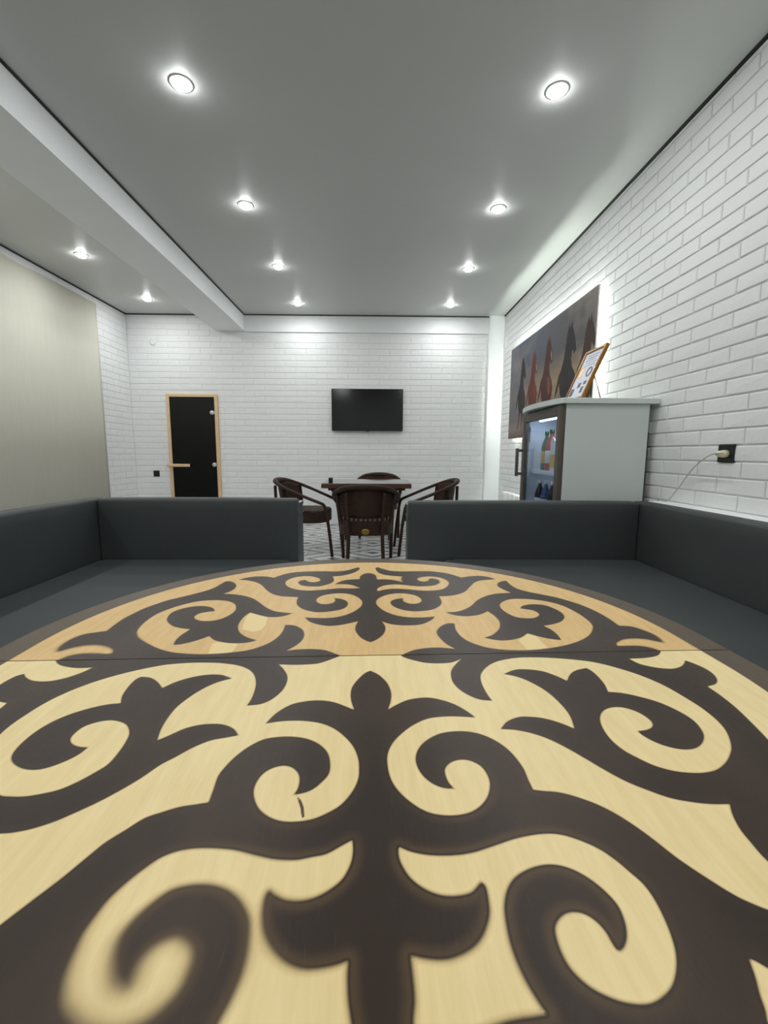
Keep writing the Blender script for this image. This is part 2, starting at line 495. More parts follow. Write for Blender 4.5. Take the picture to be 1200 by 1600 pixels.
# ------------------------------------------------------------------ downlights
def make_lamp():
    root = empty('ceiling_downlight', (0,0,0))
    lathe('lamp_ring', [(0.044,0.0),(0.044,-0.004),(0.050,-0.0055),(0.060,-0.003),(0.062,0.0)], 'white_plastic', root, 32)
    prof = [(0.0442,0.0)] + [(0.044*math.cos(a), -0.004-0.024*math.sin(a)) for a in np.linspace(0, math.pi/2, 7)]
    lathe('lamp_lens', prof, 'lamp_glow', root, 28)
    return root
lamp0 = make_lamp(); first = True
def put_lamp(x, y, label, group):
    """one fixture with its own beam; fixtures of the same rows beyond the frame are named ..._offscreen"""
    global first
    px, py, depth = proj(np.array([[x, y, Z_C]]))[0]
    end = '' if (depth > 0 and -30 < px < 1230 and -30 < py < 1630) else '_offscreen'
    if first: o = lamp0
    else:
        o = lamp0.copy(); COL.objects.link(o)
        for part in list(lamp0.children):
            if part.type != 'MESH': continue
            c = part.copy(); COL.objects.link(c); c.parent = o
    first = False
    o.name = 'ceiling_downlight'+end
    for part in o.children:
        if part.type == 'MESH': part.name = ('lamp_lens' if 'lens' in part.name else 'lamp_ring')+(end if 'lens' in part.name else '')
    o.location = (x, y, Z_C)
    tag(o, label, 'downlight', group)
    ld = bpy.data.lights.new('downlight_beam'+end, 'AREA'); ld.shape = 'DISK'; ld.size = 0.085; ld.energy = LAMP_W
    ld.color = (0.975, 0.995, 1.0)
    lo = bpy.data.objects.new('downlight_beam'+end, ld); COL.objects.link(lo); lo.parent = o; lo.location = (0,0,-0.030)
LX = (-1.034, 0.958)
ORD = ('first', 'second', 'third', 'fourth', 'fifth', 'sixth', 'seventh', 'eighth')
for k in range(-3, 4):
    yl = 2.616 + 1.1484*k
    for x, nm in zip(LX, ('beam', 'brick wall')):
        put_lamp(x, yl, f'round recessed downlight in the row beside the {nm}, {ORD[3-k]} from the far wall', 'downlights in two rows along the main ceiling')
for k in range(-4, 2):
    put_lamp(-2.918, 4.694+1.257*k, f'round recessed downlight between beam and linen blind, {ORD[1-k]} from the far wall', 'downlights in the narrow ceiling strip')

# ------------------------------------------------------------------ the ornamented table
TABLE_Z = 0.73
TH = CAM_Z - TABLE_Z
T_C = np.array([-0.05*TH, 2.084*TH, TABLE_Z])       # middle of the seam
T_ROT = math.atan2(2.138-2.035, 1.828+1.808)
T_R, T_IN, T_OFF = 1.877*TH, 1.722*TH, 0.158*TH     # half discs set T_OFF away from the seam
_c, _s = math.cos(T_ROT), math.sin(T_ROT)
def to_table(px, py):
    d = AX_F + AX_R*(px-600)/F_PX - AX_U*(py-800)/F_PX
    q = CAM + d*((TABLE_Z-CAM_Z)/d[2]) - T_C
    return (q[0]*_c + q[1]*_s, -q[0]*_s + q[1]*_c)
def table_to_px(u, v):
    P = np.stack([T_C[0] + u*_c - v*_s, T_C[1] + u*_s + v*_c, np.full_like(u, TABLE_Z)], -1)
    return proj(P.reshape(-1, 3))

# outlines of the dark stain, read off the photograph ('*' marks a sharp corner) and laid on the table top
NEAR_DARK = [
# centre plant with its two scrolls, running on to both lower corners
"""578.8,1048* 592.5,1055 605,1067.5 611,1082 610.5,1095 606.3,1108.8* 620,1101 640,1093 667.5,1090 690,1093.8 710,1100.5 727.5,1110 743,1121*
717.5,1119.5 695,1119.5 670,1122.5 650,1130.5 632.5,1142 615,1159 606,1177.5 605.5,1195 610,1215 620,1232.5 637.5,1250 660,1265 682.5,1272.5 710,1274 735,1269 752.5,1257.5
762.5,1242.5 765.5,1225 761,1210 751,1197 735,1188.8 720,1187 705,1191 696,1200 695.8,1210 701,1222.5 710,1232.5* 692.5,1231 675,1223.8 660,1211 651,1195 650,1180 657.5,1165
672.5,1153 692.5,1145 720,1142.5 745,1145.5 767.5,1153.8 787.5,1166 802.5,1180 817.5,1200 825,1217.5 833,1234* 850,1236 873,1238 902.5,1245.6 937.5,1258.8 972.5,1277.7 1013,1305.4
1060,1341.9 1112.5,1377 1146.7,1398 1166.7,1408 1200,1421.5 1300,1455* 1300,1800* -120,1800* -120,1530* -60,1492 0,1445.5 45,1411 90,1377 112.5,1358.8 140,1336 165,1316 195,1297.5 225,1278.8
250,1270 280,1261 305,1257 326,1253.8* 333.8,1232.5 341,1212.5 352.5,1197.5 367.5,1182.5 387.5,1167.5 410,1156 430,1152 455,1151 480,1154.5 500,1163.8 512.5,1177.5 516,1195 513.8,1208.8
505,1220 490,1232.5 475,1238.8 458.8,1242* 465,1232.5 468,1220 466,1208.8 457.5,1200 445,1196.5 430,1198.8 415,1206 403.8,1217.5 397,1232.5 397.5,1247.5 405,1263.8 420,1276 440,1283 462.5,1283.8
487.5,1280 510,1271 532.5,1257.5 550,1237.5 559.5,1217.5 561,1200 559.5,1185 552.5,1167.5 540,1152.5 522.5,1138.8 502.5,1130.5 480,1126.8 457.5,1126 435,1127.5 415,1130.5* 432.5,1113.8 455,1101
480,1095.5 502.5,1094.5 522.5,1097.5 540,1103.8 553.8,1109.5* 549,1096 548,1083.8 551,1072.5 560,1061 570,1052""",
# right plant and band along the seam
"""626.5,1024.5* 634,1028 650,1032.5 665,1035.5 685,1036.5 705,1035 721,1029.5* 712.5,1037.5 705.5,1047.5 705,1057.5 708.8,1067.5 720,1078.8 735,1087.5 750,1093 768.8,1095* 760,1082.5 752.5,1067.5
750.8,1056 755,1047.5 765,1038.8 780,1032.5 805,1028 830,1027 862.5,1028 900,1031 930,1035 962.5,1043 1000,1055 1037.5,1071 1075,1092.5 1100,1108.8 1122.5,1127.5 1136,1145 1142.5,1165 1141,1177.5
1134,1191 1121,1202 1103.7,1206.8 1083,1207.7 1054,1204.8 1025,1197 1000,1186 975,1172.5 955,1156 942.5,1138.8 937.5,1123.8 941,1112.5 952.5,1106 970,1105 990,1110 1007.5,1118.8 1018.8,1128.8
1018.8,1136 1010,1140.5 996,1142.5* 1007.5,1151 1025,1160 1045,1167 1067.5,1171 1085,1169.5 1096,1162.5 1100,1151 1095,1138.8 1082.5,1125 1060,1111 1030,1097.5 1000,1088.8 972.5,1083 950,1081*
945,1070 936,1058.8 925,1048.8 916,1043.8* 900,1047.5 891,1053.8 886,1063.8* 867.5,1055.5 847.5,1048.8 825,1046 805,1046.5 787.5,1053* 810,1058 832.5,1067.5 855,1081 875,1098.8 890,1117.5 898,1138.8*
875,1129.5 850,1122.5 827.5,1120 810,1120.5 792.5,1127.5 782.5,1139* 805,1140.5 830,1145.5 855,1153.8 882.5,1167 912.5,1184 943,1202 978,1220.8 1013,1235 1048,1247 1083,1253.5 1112.5,1256.4 1140,1256.4*
1144.6,1273 1156,1295 1173.7,1317 1200,1346 1300,1430* 1400,1400* 1400,1300* 1240,1203 1200,1156 1175,1130 1150,1106 1125,1086 1105,1072.5* 1117.5,1068.8 1120.5,1062.5 1115,1053.8 1102.5,1045 1085,1037
1071,1032* 1067.5,1038.8 1060,1043 1047.5,1045 1025,1043 1000,1037.5 982.5,1029.2* 1007.5,1028 1025,1025 1031,1021 1032,1016* 1030,1005* 720,1010* 640,1014*""",
# left plant and band
"""532,1024.5* 524.5,1027.5 500,1036 482.5,1038 460,1038.8 435,1038* 442.5,1045 448.8,1056 447.5,1067.5 440,1080 425,1092.5 407.5,1100 386,1102.5* 393.8,1090 399.5,1072.5 398.8,1058.8 392.5,1048.8
380,1042 362.5,1038 335,1035.5 300,1035.5 270,1037.5 250,1040 212.5,1047.5 175,1057 137.5,1068.8 100,1083.8 67.5,1100 37.5,1118.8 17.5,1132.5 0,1147.5 -25,1173 -33,1205 -24,1230 0,1242.5 15,1244.5
37.5,1244.5 62.5,1240.8 92.5,1233.8 122.5,1221 150,1206 170,1193 188,1172 200,1152.5 202,1142.5 197.5,1132.5 185,1127 170,1125.5 150,1128.8 130,1136 115,1147.5 110,1156 113.8,1163 125,1167 137.5,1167.5*
125,1177.5 107.5,1187 82.5,1197 60,1202.5 40,1202 25,1196 18,1187.5 20,1177.5 32.5,1162.5 55,1143.8 82.5,1127.5 112.5,1115 145,1105.5 170,1100.5 188.8,1098.8* 191,1087.5 200,1073.8 211,1062.5
220,1057.5* 235,1059 246,1065.5 253.5,1075* 275,1065.5 297.5,1058.8 322.5,1054.5 345,1054.5 362.5,1060* 340,1066 317.5,1076 295,1090 275,1106 260,1125 251,1141 245.5,1157* 265,1148.8 287.5,1138.8
310,1133 332.5,1131 350,1132.5 365,1138.8 372.5,1149* 350,1153 327.5,1157.5 300,1168.8 275,1182.5 250,1195.5 220,1216 190,1233.8 155,1252.5 120,1268.8 85,1283.8 50,1295 20,1301 0,1302.5 -40,1304*
-60,1340 -110,1390* -300,1400* -300,1200* -60,1150 0,1107.5 11,1098.5* -3,1095 -16,1084 0,1070 22.5,1057.5 37.5,1053* 41,1058.8 52.5,1063.8 75,1064.5 100,1060 125,1052 145,1043* 120,1043.8 100,1041
91,1037.5 87.5,1033* 92,1020* 440,1014* 520,1016*""",
]
NEAR_LIGHT = [
"""623,1323* 644,1331.4 674,1336.5 710,1336.5 740,1332 770,1322.4 806,1310.4 842,1303.5 872,1303.5 902,1311.6 935,1326 962,1344 982,1361 1006,1382.5 1024,1408 1039,1438 1049.5,1465 1055.5,1489
1056.4,1513 1051,1537 1039,1553.5 1021,1565.5 1000,1569 970,1564 940,1552 916,1537 892,1513 877,1486 868.6,1459 869.5,1444 880,1430.5 895,1425.4 913,1428.4 931,1439.5 946,1456 956.5,1474 965.5,1485.4
974.5,1481.5 979.6,1465 977.5,1444 968.5,1420 955,1402 934,1382.5 910,1366 884,1354.5 857,1350.6 830,1356 806,1369.5 792.5,1389 787.4,1416 790.4,1446 797,1476 809,1509 826,1543 847,1576 853,1583.5*
835,1586.5 805,1591 778,1598.5 740,1615 700,1650* 652,1650* 647,1600 649.5,1564 646.5,1528 642.5,1494* 665,1499 692,1501 716,1495.5 740,1482 756.5,1461 765.5,1431 764,1407 759.5,1386 751.4,1378.5
744.5,1386 734,1395 710,1399.5 686,1397.4 662,1387.5 641,1371 627.5,1350 623,1335""",
"""550.5,1312.5* 534,1321.5 510,1334.4 486,1339.5 462,1344 429,1342.8 399,1336.5 366,1328.4 330,1325.4 300,1326.3 275,1331 250,1341 225,1358 198,1379.5 171,1405 150,1432 132,1459 120,1486 109.5,1513
103.5,1540 105,1567 120,1588 140,1603 180,1609 222,1594 255,1570 279,1543 294,1510 297.6,1492 292.5,1478.5 279,1468.6 261,1471 240,1483 222,1504 211.5,1528 204,1541.5 192,1546 177,1537 172.5,1516
175.5,1489 186,1462 207,1436.5 234,1412.5 264,1391.5 294,1382.5 324,1381 348,1386 366,1396 381,1413 391,1437 391,1468 386,1500 376,1532 360,1567 342,1600 320,1650* 556,1650* 548,1600 543,1564 541.5,1528
543,1502.5* 522,1510 492,1515.4 468,1514.5 444,1504 423,1483 411,1459 408,1435 410.4,1411 415.5,1396 421.5,1390.6 430.5,1397.5 447,1405 471,1406.5 495,1400.5 516,1389 535,1373 547.5,1350 551.4,1330""",
"""1170,1497.5* 1183,1503 1200,1513 1225,1525* 1225,1640* 1201,1600 1196.7,1580 1188,1555 1180,1525""",
]
FAR_DARK = [
# left band and flower
"""89,1032.5* 100,1027.5 115,1023 131.7,1021 150,1020.8 168,1021.7 175,1020 176,1015.8 170,1011.7 160,1009 146.7,1008 131.7,1009 116.7,1011.7 103,1015 91.7,1018 89,1016.7 91.7,1011.7 101.7,1004 115,996.7
131.7,991 150,988 166.7,985.8* 176.7,978 191.7,967.5 206.7,959.5 223,951.7 240,945.2 260,938.6 275,934.8 297.5,929.5 320,923.5 335,918.3 345.5,912.3 353,908.5 360.5,908.5 367,911.5 369,916 365,921
357.5,925 349,927.7* 364,928.5 380.5,930.8 395.5,935.3 406,942 416.5,949.5 428.5,954.8 443.5,957 457,958.2* 446.5,961.8 433,964 418,963.8 404.5,960.8 391,957* 382,963 374.5,972 371.8,979.5 373.8,987
380.5,993 391,997.5 400.8,1000.2* 389.5,1003.5 374.5,1005 358,1004.7 346,1003 335,1000 326.8,993.7* 314,998.5 296,1003.8 281,1006.8 271,1007.5* 275,1000 284,991.8 297.5,983.2* 284,981.7 270.5,978.3
262,971.5 261.5,965.5 267.5,958 281,952 297.5,948.3 314,946.8 327.5,948.3 334,951.3 335,955* 323,956.2 311,958.8 304,963.3 305,967 314,970 327.5,970.3 342.5,967.8 357.5,961.8 366.5,955 369,949
365.8,943 356,939.3 341,937.8 323,938.2 305,940.3 284,945.3 263,952 243.5,960.3 227,971.5 216.5,982 214,989.5 218,997 230,1005 248,1013.5 267.5,1018.8 290,1021.3 314,1022.2 342.5,1021.3 370,1018.5
389.5,1015.5 407.5,1010 422.5,1003.5 434.5,995 442,986 445.8,976.5* 457,976.8 467.5,980.3 474,986 475,993.8 470.5,1002 460,1010 447,1017* 460,1015.2 475,1014.3 493,1014.3 508,1016 520,1020 532,1024.5*
520,1045* 88,1050*""",
# right band and flower
"""626.5,1024.5* 635.5,1020 647.5,1015.5 664,1012.8 682,1011.8 697,1012.5 712,1014* 699.5,1007.5 689,998.5 682.7,989.5 684.5,982.8 692,976.8 701,974 710,974.2* 712,983.5 719,993 731,1001.5 746,1007.5
764,1012.3 785,1015 807.5,1016 830,1015.8 850,1014 872.5,1010.5 892,1006 908.5,1000 920.5,992.5 926,983.5 925,976 916,967 901,957 883,948 865,942 842.5,937.8 820,935.8 800,936 788,939 781,944.5
783.5,951 792.5,958 806,964 821,966 834.5,965.5 842,961.8 841,958 833,953.8 822.5,952 812.8,950.5* 816.5,946.8 827,944.5 839,944.2 852.5,946 865,950.5 877,957 881.8,964 877,970.8 865,975 849,977.8*
860.5,983.5 871,991.8 877,1000* 862,998.5 844,995 824,989.5* 815,995.5 801.5,999.3 785,1000.8 770,999.3 757,996.3* 768.5,992.5 776,987 780.8,980.5 780.5,971.5 773,962.5 762,955* 752,959.5 740,962
725,962.8 710,961 696.5,956.8* 713,955.8 726.5,952 737,946 746,937.8 758,931.8 774.5,927.7 798.5,926.2* 786.5,921 778,916 777.5,911.5 783.5,908.5 791,907.8 795.5,912 806,919 822.5,924 842,928 865,932.5
887.5,938.5 910,946 932.5,955.8 950.5,966 967,977.5* 987,979 1005,984.5 1020,990.5 1030.5,997 1037,1004* 1024.5,1001.8 1009.5,998.8 993,997.7 976.5,998.8 967.5,1002 963,1006 966,1009 978,1009 996,1009
1012.5,1011 1026,1014.8 1032,1018* 1032,1040* 640,1045*""",
# centre motif
"""579,1003.5* 589,999 598,992 602,984 601,977 596,970.6* 610,975 625,976.8 643,977 658,975.5 670,971 677.5,966 679,963.3* 664,964.5 646,964.8 628,963.3 613,959.7 599.5,954 590.5,947 587.5,941 591,935.3
602.5,930 617.5,927.3 632.5,927.3 647.5,930 656.5,934.5 658.8,939 653.5,942.5 643,943.5 634,941.3 629.5,938.3 629.8,934.8* 619,936 611.5,939 610.8,943.5 617.5,948.8 631,953.3 647.5,955.2 664,954.3
677.5,951.8 686.5,947 689.8,942 688.8,936.8 685.8,931.8* 700,931.2 715,928.8 727,924 734.5,916.5 742,909.8 752.5,906.8 764,905.8 773.8,905.2* 764,901.8 750.5,899.8 735.5,900.3 720.5,902.5* 707,898
693.5,895 680,893.3 670,892.5 647.5,892.5 628,892.8 610,891.8 598,888.8 589.8,886.5 586.8,888.3 590.5,894 599.5,897.8 613,899.7 628.8,900.8* 627,905 629,909.5* 620.5,907.5 605.5,905.3 589,905.3* 586.8,899
581.5,896.3 575.5,895.5 568,897 562.8,900.8 562.3,904.8* 550,905.3 538,906.8 529,909.8 523.8,913* 536.5,912.8 548.5,913.8 557.5,916.8 562.8,918.8* 550,919.5 532,919.2 517,920.3 502,921.8 482.5,922.8
475,922.5 463,921 451,917.3 445.8,912 448.8,906.8 460,902.3 475,900.3 488.5,900.8 499,903.8 500.5,906.8 494.5,909.3 484,909.3 476.5,906* 469,907.5 466,910.3 470.5,914.3 482.5,916.2 497.5,916.2 505,915
517,911.3 521.8,906.8 520,900.8* 535,899.3 548.5,896.3 557.5,892.5 562,888.8 559.8,886.5 553,888.3 541,891.3 526,892.8 505,892.5 482.5,892.8 460,894.3 445,897 427.8,902.7* 415,900.8 400,900.8 385,902.7
373,906* 386.5,906.8 400,909.8 409,914.3 416.5,921.8 425.5,927.8 437.5,931.2 451,932.3 466,933* 463.8,939 464.5,945 472,951 484,954.8 499,956.7 523,954.3 538,950.3 543.5,944.3 541,939 532,935.7
522.3,934.5* 523.8,938.3 520,942 509.5,944 500.5,943.2 494.5,939.8 495.3,935.3 503.5,930.8 515.5,928.2 530.5,927 545.5,928.2 557.5,932.3 565,938.3 566,943.5 562,949.5 550,957 535,962.3 517,965.3
499,965.7 476.5,964.8* 484,971.3 497.5,975.8 514,978 532,976.5 547,973.5 559.8,970.5* 556,978 555.7,985.5 562,994.5 571,1000.5""",
]
FAR_LIGHT = [
"""589,921.8 591,918.8 599.5,915 614.5,913.2 630,913.8 643,915.3 659.5,916.2 676,915 685,912 687,908.7 683.5,905.7 676,903.8 670.8,904.2* 668.5,907.5 661,908.7 653.5,906.8 652,904.2 658,901.8 670,900.8
683.5,901.8 695.5,905.3 701.5,910.5 698.5,916.5 689.5,921 673,922.8 655,922.5 637,920.7 617.5,919.8 602.5,921 591,923.3""",
]
# paler plugs of new veneer let into the far half
FAR_PATCH = ["391,957* 399,959.5* 418,963.5* 416,976* 408,984* 396,987* 386,985* 378,983* 384,965*",
             "824,990* 838,993.5* 846,1003* 856,1012* 840,1014* 824,1015* 810,1000*",
             "332,1005* 345,1003* 372,1006* 362,1019* 325,1022*"]
NEAR_CRACK = ["463,1242* 470,1250 474.5,1262 475.5,1277* 471.5,1277 469.5,1263 466,1252"]

def parse(s):
    pts = []; cor = []
    for tok in s.split():
        c = tok.endswith('*'); x, y = tok.rstrip('*').split(',')
        pts.append(np.array([float(x), float(y)])); cor.append(c)
    return pts, cor
def spline_loop(s, sub=5):
    """closed curve through the pixels, smooth except at corners, laid on the table plane"""
    P, C = parse(s); n_ = len(P); out = []
    for i in range(n_):
        p1, p2 = P[i], P[(i+1) % n_]
        p0 = p1 - (p2-p1) if C[i] else P[i-1]
        p3 = p2 + (p2-p1) if C[(i+1) % n_] else P[(i+2) % n_]
        if C[i] and C[(i+1) % n_]:
            out.append(p1); continue
        m1 = 0.5*(p2-p0); m2 = 0.5*(p3-p1)
        L = np.linalg.norm(p2-p1)
        for mm in (m1, m2):
            l_ = np.linalg.norm(mm)
            if l_ > 1.3*L: mm *= 1.3*L/l_
        for k in range(sub):
            t = k/sub
            out.append((2*t**3-3*t*t+1)*p1 + (t**3-2*t*t+t)*m1 + (-2*t**3+3*t*t)*p2 + (t**3-t*t)*m2)
    return np.array([to_table(max(-2000, q[0]), q[1]) for q in out])

BAND = 0.03
def signed_distance(poly, us, vs):
    """negative inside; us, vs are the regular grid axes; clipped to +-BAND"""
    nu, nv = len(us), len(vs); hu, hv = us[1]-us[0], vs[1]-vs[0]
    D = np.full((nv, nu), BAND); inside = np.zeros((nv, nu), bool)
    n_ = len(poly)
    for i in range(n_):
        a, b = poly[i], poly[(i+1) % n_]
        i0 = max(0, int((min(a[0], b[0])-BAND-us[0])/hu)); i1 = min(nu, int((max(a[0], b[0])+BAND-us[0])/hu)+2)
        j0 = max(0, int((min(a[1], b[1])-BAND-vs[0])/hv)); j1 = min(nv, int((max(a[1], b[1])+BAND-vs[0])/hv)+2)
        if i1 > i0 and j1 > j0:
            U, V = np.meshgrid(us[i0:i1], vs[j0:j1])
            d = b-a; L2 = d@d
            t = np.clip(((U-a[0])*d[0]+(V-a[1])*d[1])/L2, 0, 1) if L2 > 1e-14 else np.zeros_like(U)
            q = np.hypot(U-a[0]-t*d[0], V-a[1]-t*d[1])
            D[j0:j1, i0:i1] = np.minimum(D[j0:j1, i0:i1], q)
        lo, hi = (a, b) if a[1] < b[1] else (b, a)
        ja = max(0, int(math.ceil((lo[1]-vs[0])/hv))); jb = min(nv-1, int(math.floor((hi[1]-vs[0])/hv)))
        for j in range(ja, jb+1):
            if vs[j] < lo[1] or vs[j] >= hi[1]: continue
            x = lo[0]+(hi[0]-lo[0])*(vs[j]-lo[1])/(hi[1]-lo[1])
            c = int(math.ceil((x-us[0])/hu))
            inside[j, max(0, c):] ^= True
    return np.where(inside, -D, D)

GS = 0.002
half_u = int(T_R/GS)+2
us = np.arange(-half_u, half_u+1)*GS
vs_far = np.arange(0, int((T_R+T_OFF)/GS)+3)*GS
vs_near = -vs_far[::-1]
def stain_field(dark, light, vs):
    D = np.full((len(vs), len(us)), BAND)
    for s in dark: D = np.minimum(D, signed_distance(spline_loop(s), us, vs))
    for s in light: D = np.maximum(D, -signed_distance(spline_loop(s), us, vs))
    return D
far_sd = stain_field(FAR_DARK, FAR_LIGHT, vs_far)
near_sd = stain_field(NEAR_DARK, NEAR_LIGHT, vs_near)
# where the photograph ends, the near half repeats the far half's stencil
U, V = np.meshgrid(us, vs_near)
pp = table_to_px(U.ravel(), V.ravel()).reshape(U.shape+(3,))
seen = (pp[...,2] > 0.02) & (pp[...,0] > -12) & (pp[...,0] < 1212) & (pp[...,1] < 1606)
near_sd = np.where(seen, near_sd, far_sd[::-1, :])
# dark rim
def rim_field(vs):
    U, V = np.meshgrid(us, vs)
    rr = np.hypot(U, np.maximum(np.abs(V)-T_OFF, 0))
    return np.clip(T_IN-rr, -BAND, BAND)      # negative in the rim
far_sd = np.minimum(far_sd, rim_field(vs_far)); near_sd = np.minimum(near_sd, rim_field(vs_near))
# how soft the sprayed edge is
def soft_field(vs, spots, base):
    U, V = np.meshgrid(us, vs); S = np.full(U.shape, base)
    for px, py, rad, amt in spots:
        u0, v0 = to_table(px, py)
        S += amt*np.exp(-((U-u0)**2+(V-v0)**2)/(2*rad*rad))
    return S
near_soft = soft_field(vs_near, [(130,1590,0.045,0.0050),(240,1500,0.04,0.0012),(340,1450,0.04,0.0012),(430,1480,0.03,0.0014),(590,1580,0.04,0.0007),(740,1480,0.04,0.0007),(830,1580,0.04,0.0006)], 0.0008)
far_soft = soft_field(vs_far, [(110,1012,0.04,0.003),(180,1005,0.04,0.002),(1010,1000,0.04,0.0025),(690,908,0.02,0.002),(630,905,0.02,0.002)], 0.0010)
near_rim = np.clip(soft_field(vs_near, [(430,1470,0.06,1.0),(740,1470,0.06,1.0),(590,1580,0.05,1.0),(350,1430,0.05,1.0),(830,1400,0.05,1.0),(850,1300,0.05,0.5)], 0.12), 0, 1)
far_rim = np.full(far_sd.shape, 0.12)
far_patch = np.full(far_sd.shape, BAND)
for s in FAR_PATCH: far_patch = np.minimum(far_patch, signed_distance(spline_loop(s), us, vs_far))
near_patch = np.full(near_sd.shape, BAND)
near_crack = np.full(near_sd.shape, BAND)
for s in NEAR_CRACK: near_crack = np.minimum(near_crack, signed_distance(spline_loop(s), us, vs_near))
far_crack = np.full(far_sd.shape, BAND)

# stained birch ply
def ply_material(name, lo, hi, seed):
    n = NT(name)
    tc = n.n('ShaderNodeTexCoord')
    def nz(scale, stretch, det=5):
        mp = n.n('ShaderNodeMapping'); mp.inputs['Scale'].default_value = stretch; mp.inputs['Location'].default_value = (seed, seed*2, 0)
        n.link(tc.outputs['Object'], mp.inputs[0])
        t = n.n('ShaderNodeTexNoise'); t.inputs['Scale'].default_value = scale; t.inputs['Detail'].default_value = det
        n.link(mp.outputs[0], t.inputs['Vector']); return t.outputs[0]
    g1 = nz(14, (6, 0.7, 1)); g2 = nz(60, (5, 0.5, 1)); cloud = nz(3.5, (1.6, 0.8, 1), 3); fleck = nz(160, (1, 1, 1), 2)
    gr = n.math('ADD', n.math('MULTIPLY', g1, 0.5), n.math('ADD', n.math('MULTIPLY', g2, 0.2), n.math('MULTIPLY', cloud, 0.3)))
    wood = n.mix(n.smooth(gr, 0.25, 0.75), srgb(*lo), srgb(*hi))
    patch = n.attr('patch').outputs['Fac']
    wood = n.mix(n.smooth(patch, 0.001, -0.001), wood, srgb(232,208,150))
    sd = n.attr('stain').outputs['Fac']; soft = n.attr('soft').outputs['Fac']; rim = n.attr('rim').outputs['Fac']
    neg = n.math('MULTIPLY', soft, -1.0)
    cover = n.smooth(sd, soft, neg)                       # 1 inside the stain
    # honey coloured overspray just outside the edge
    halo = n.math('SUBTRACT', 1.0, n.smooth(sd, 0.0, n.math('MULTIPLY', soft, 2.6)))
    wood = n.mix(n.math('MULTIPLY', halo, 0.42), wood, srgb(150,112,48))
    depth = n.math('MULTIPLY', sd, -1.0)
    ring = n.math('MULTIPLY', n.smooth(depth, 0.001, 0.0035), n.math('SUBTRACT', 1.0, n.smooth(depth, 0.003, 0.013)))
    scr = n.smooth(g2, 0.62, 0.8)
    dark = n.mix(n.smooth(cloud, 0.35, 0.7), srgb(44,32,23), srgb(58,44,33))
    dark = n.mix(n.math('MULTIPLY', scr, 0.25), dark, srgb(98,82,66))
    dark = n.mix(n.math('MULTIPLY', n.math('MULTIPLY', ring, rim), 0.55), dark, srgb(92,72,46))
    bord = n.attr('border').outputs['Fac']
    dark = n.mix(n.smooth(bord, 0.001, -0.001), dark, srgb(84,72,58))
    col = n.mix(cover, wood, dark)
    crack = n.attr('crack').outputs['Fac']
    col = n.mix(n.smooth(crack, 0.0007, -0.0006), col, srgb(60,40,24))
    n.link(col, n.b.inputs['Base Color'])
    n.link(n.math('ADD', 0.36, n.math('MULTIPLY', fleck, 0.14)), n.b.inputs['Roughness'])
    n.b.inputs['Specular IOR Level'].default_value = 0.28
    n.bump(n.math('ADD', n.math('MULTIPLY', g2, 0.7), n.math('MULTIPLY', fleck, 0.3)), 0.10, 0.002)
    return n.mat

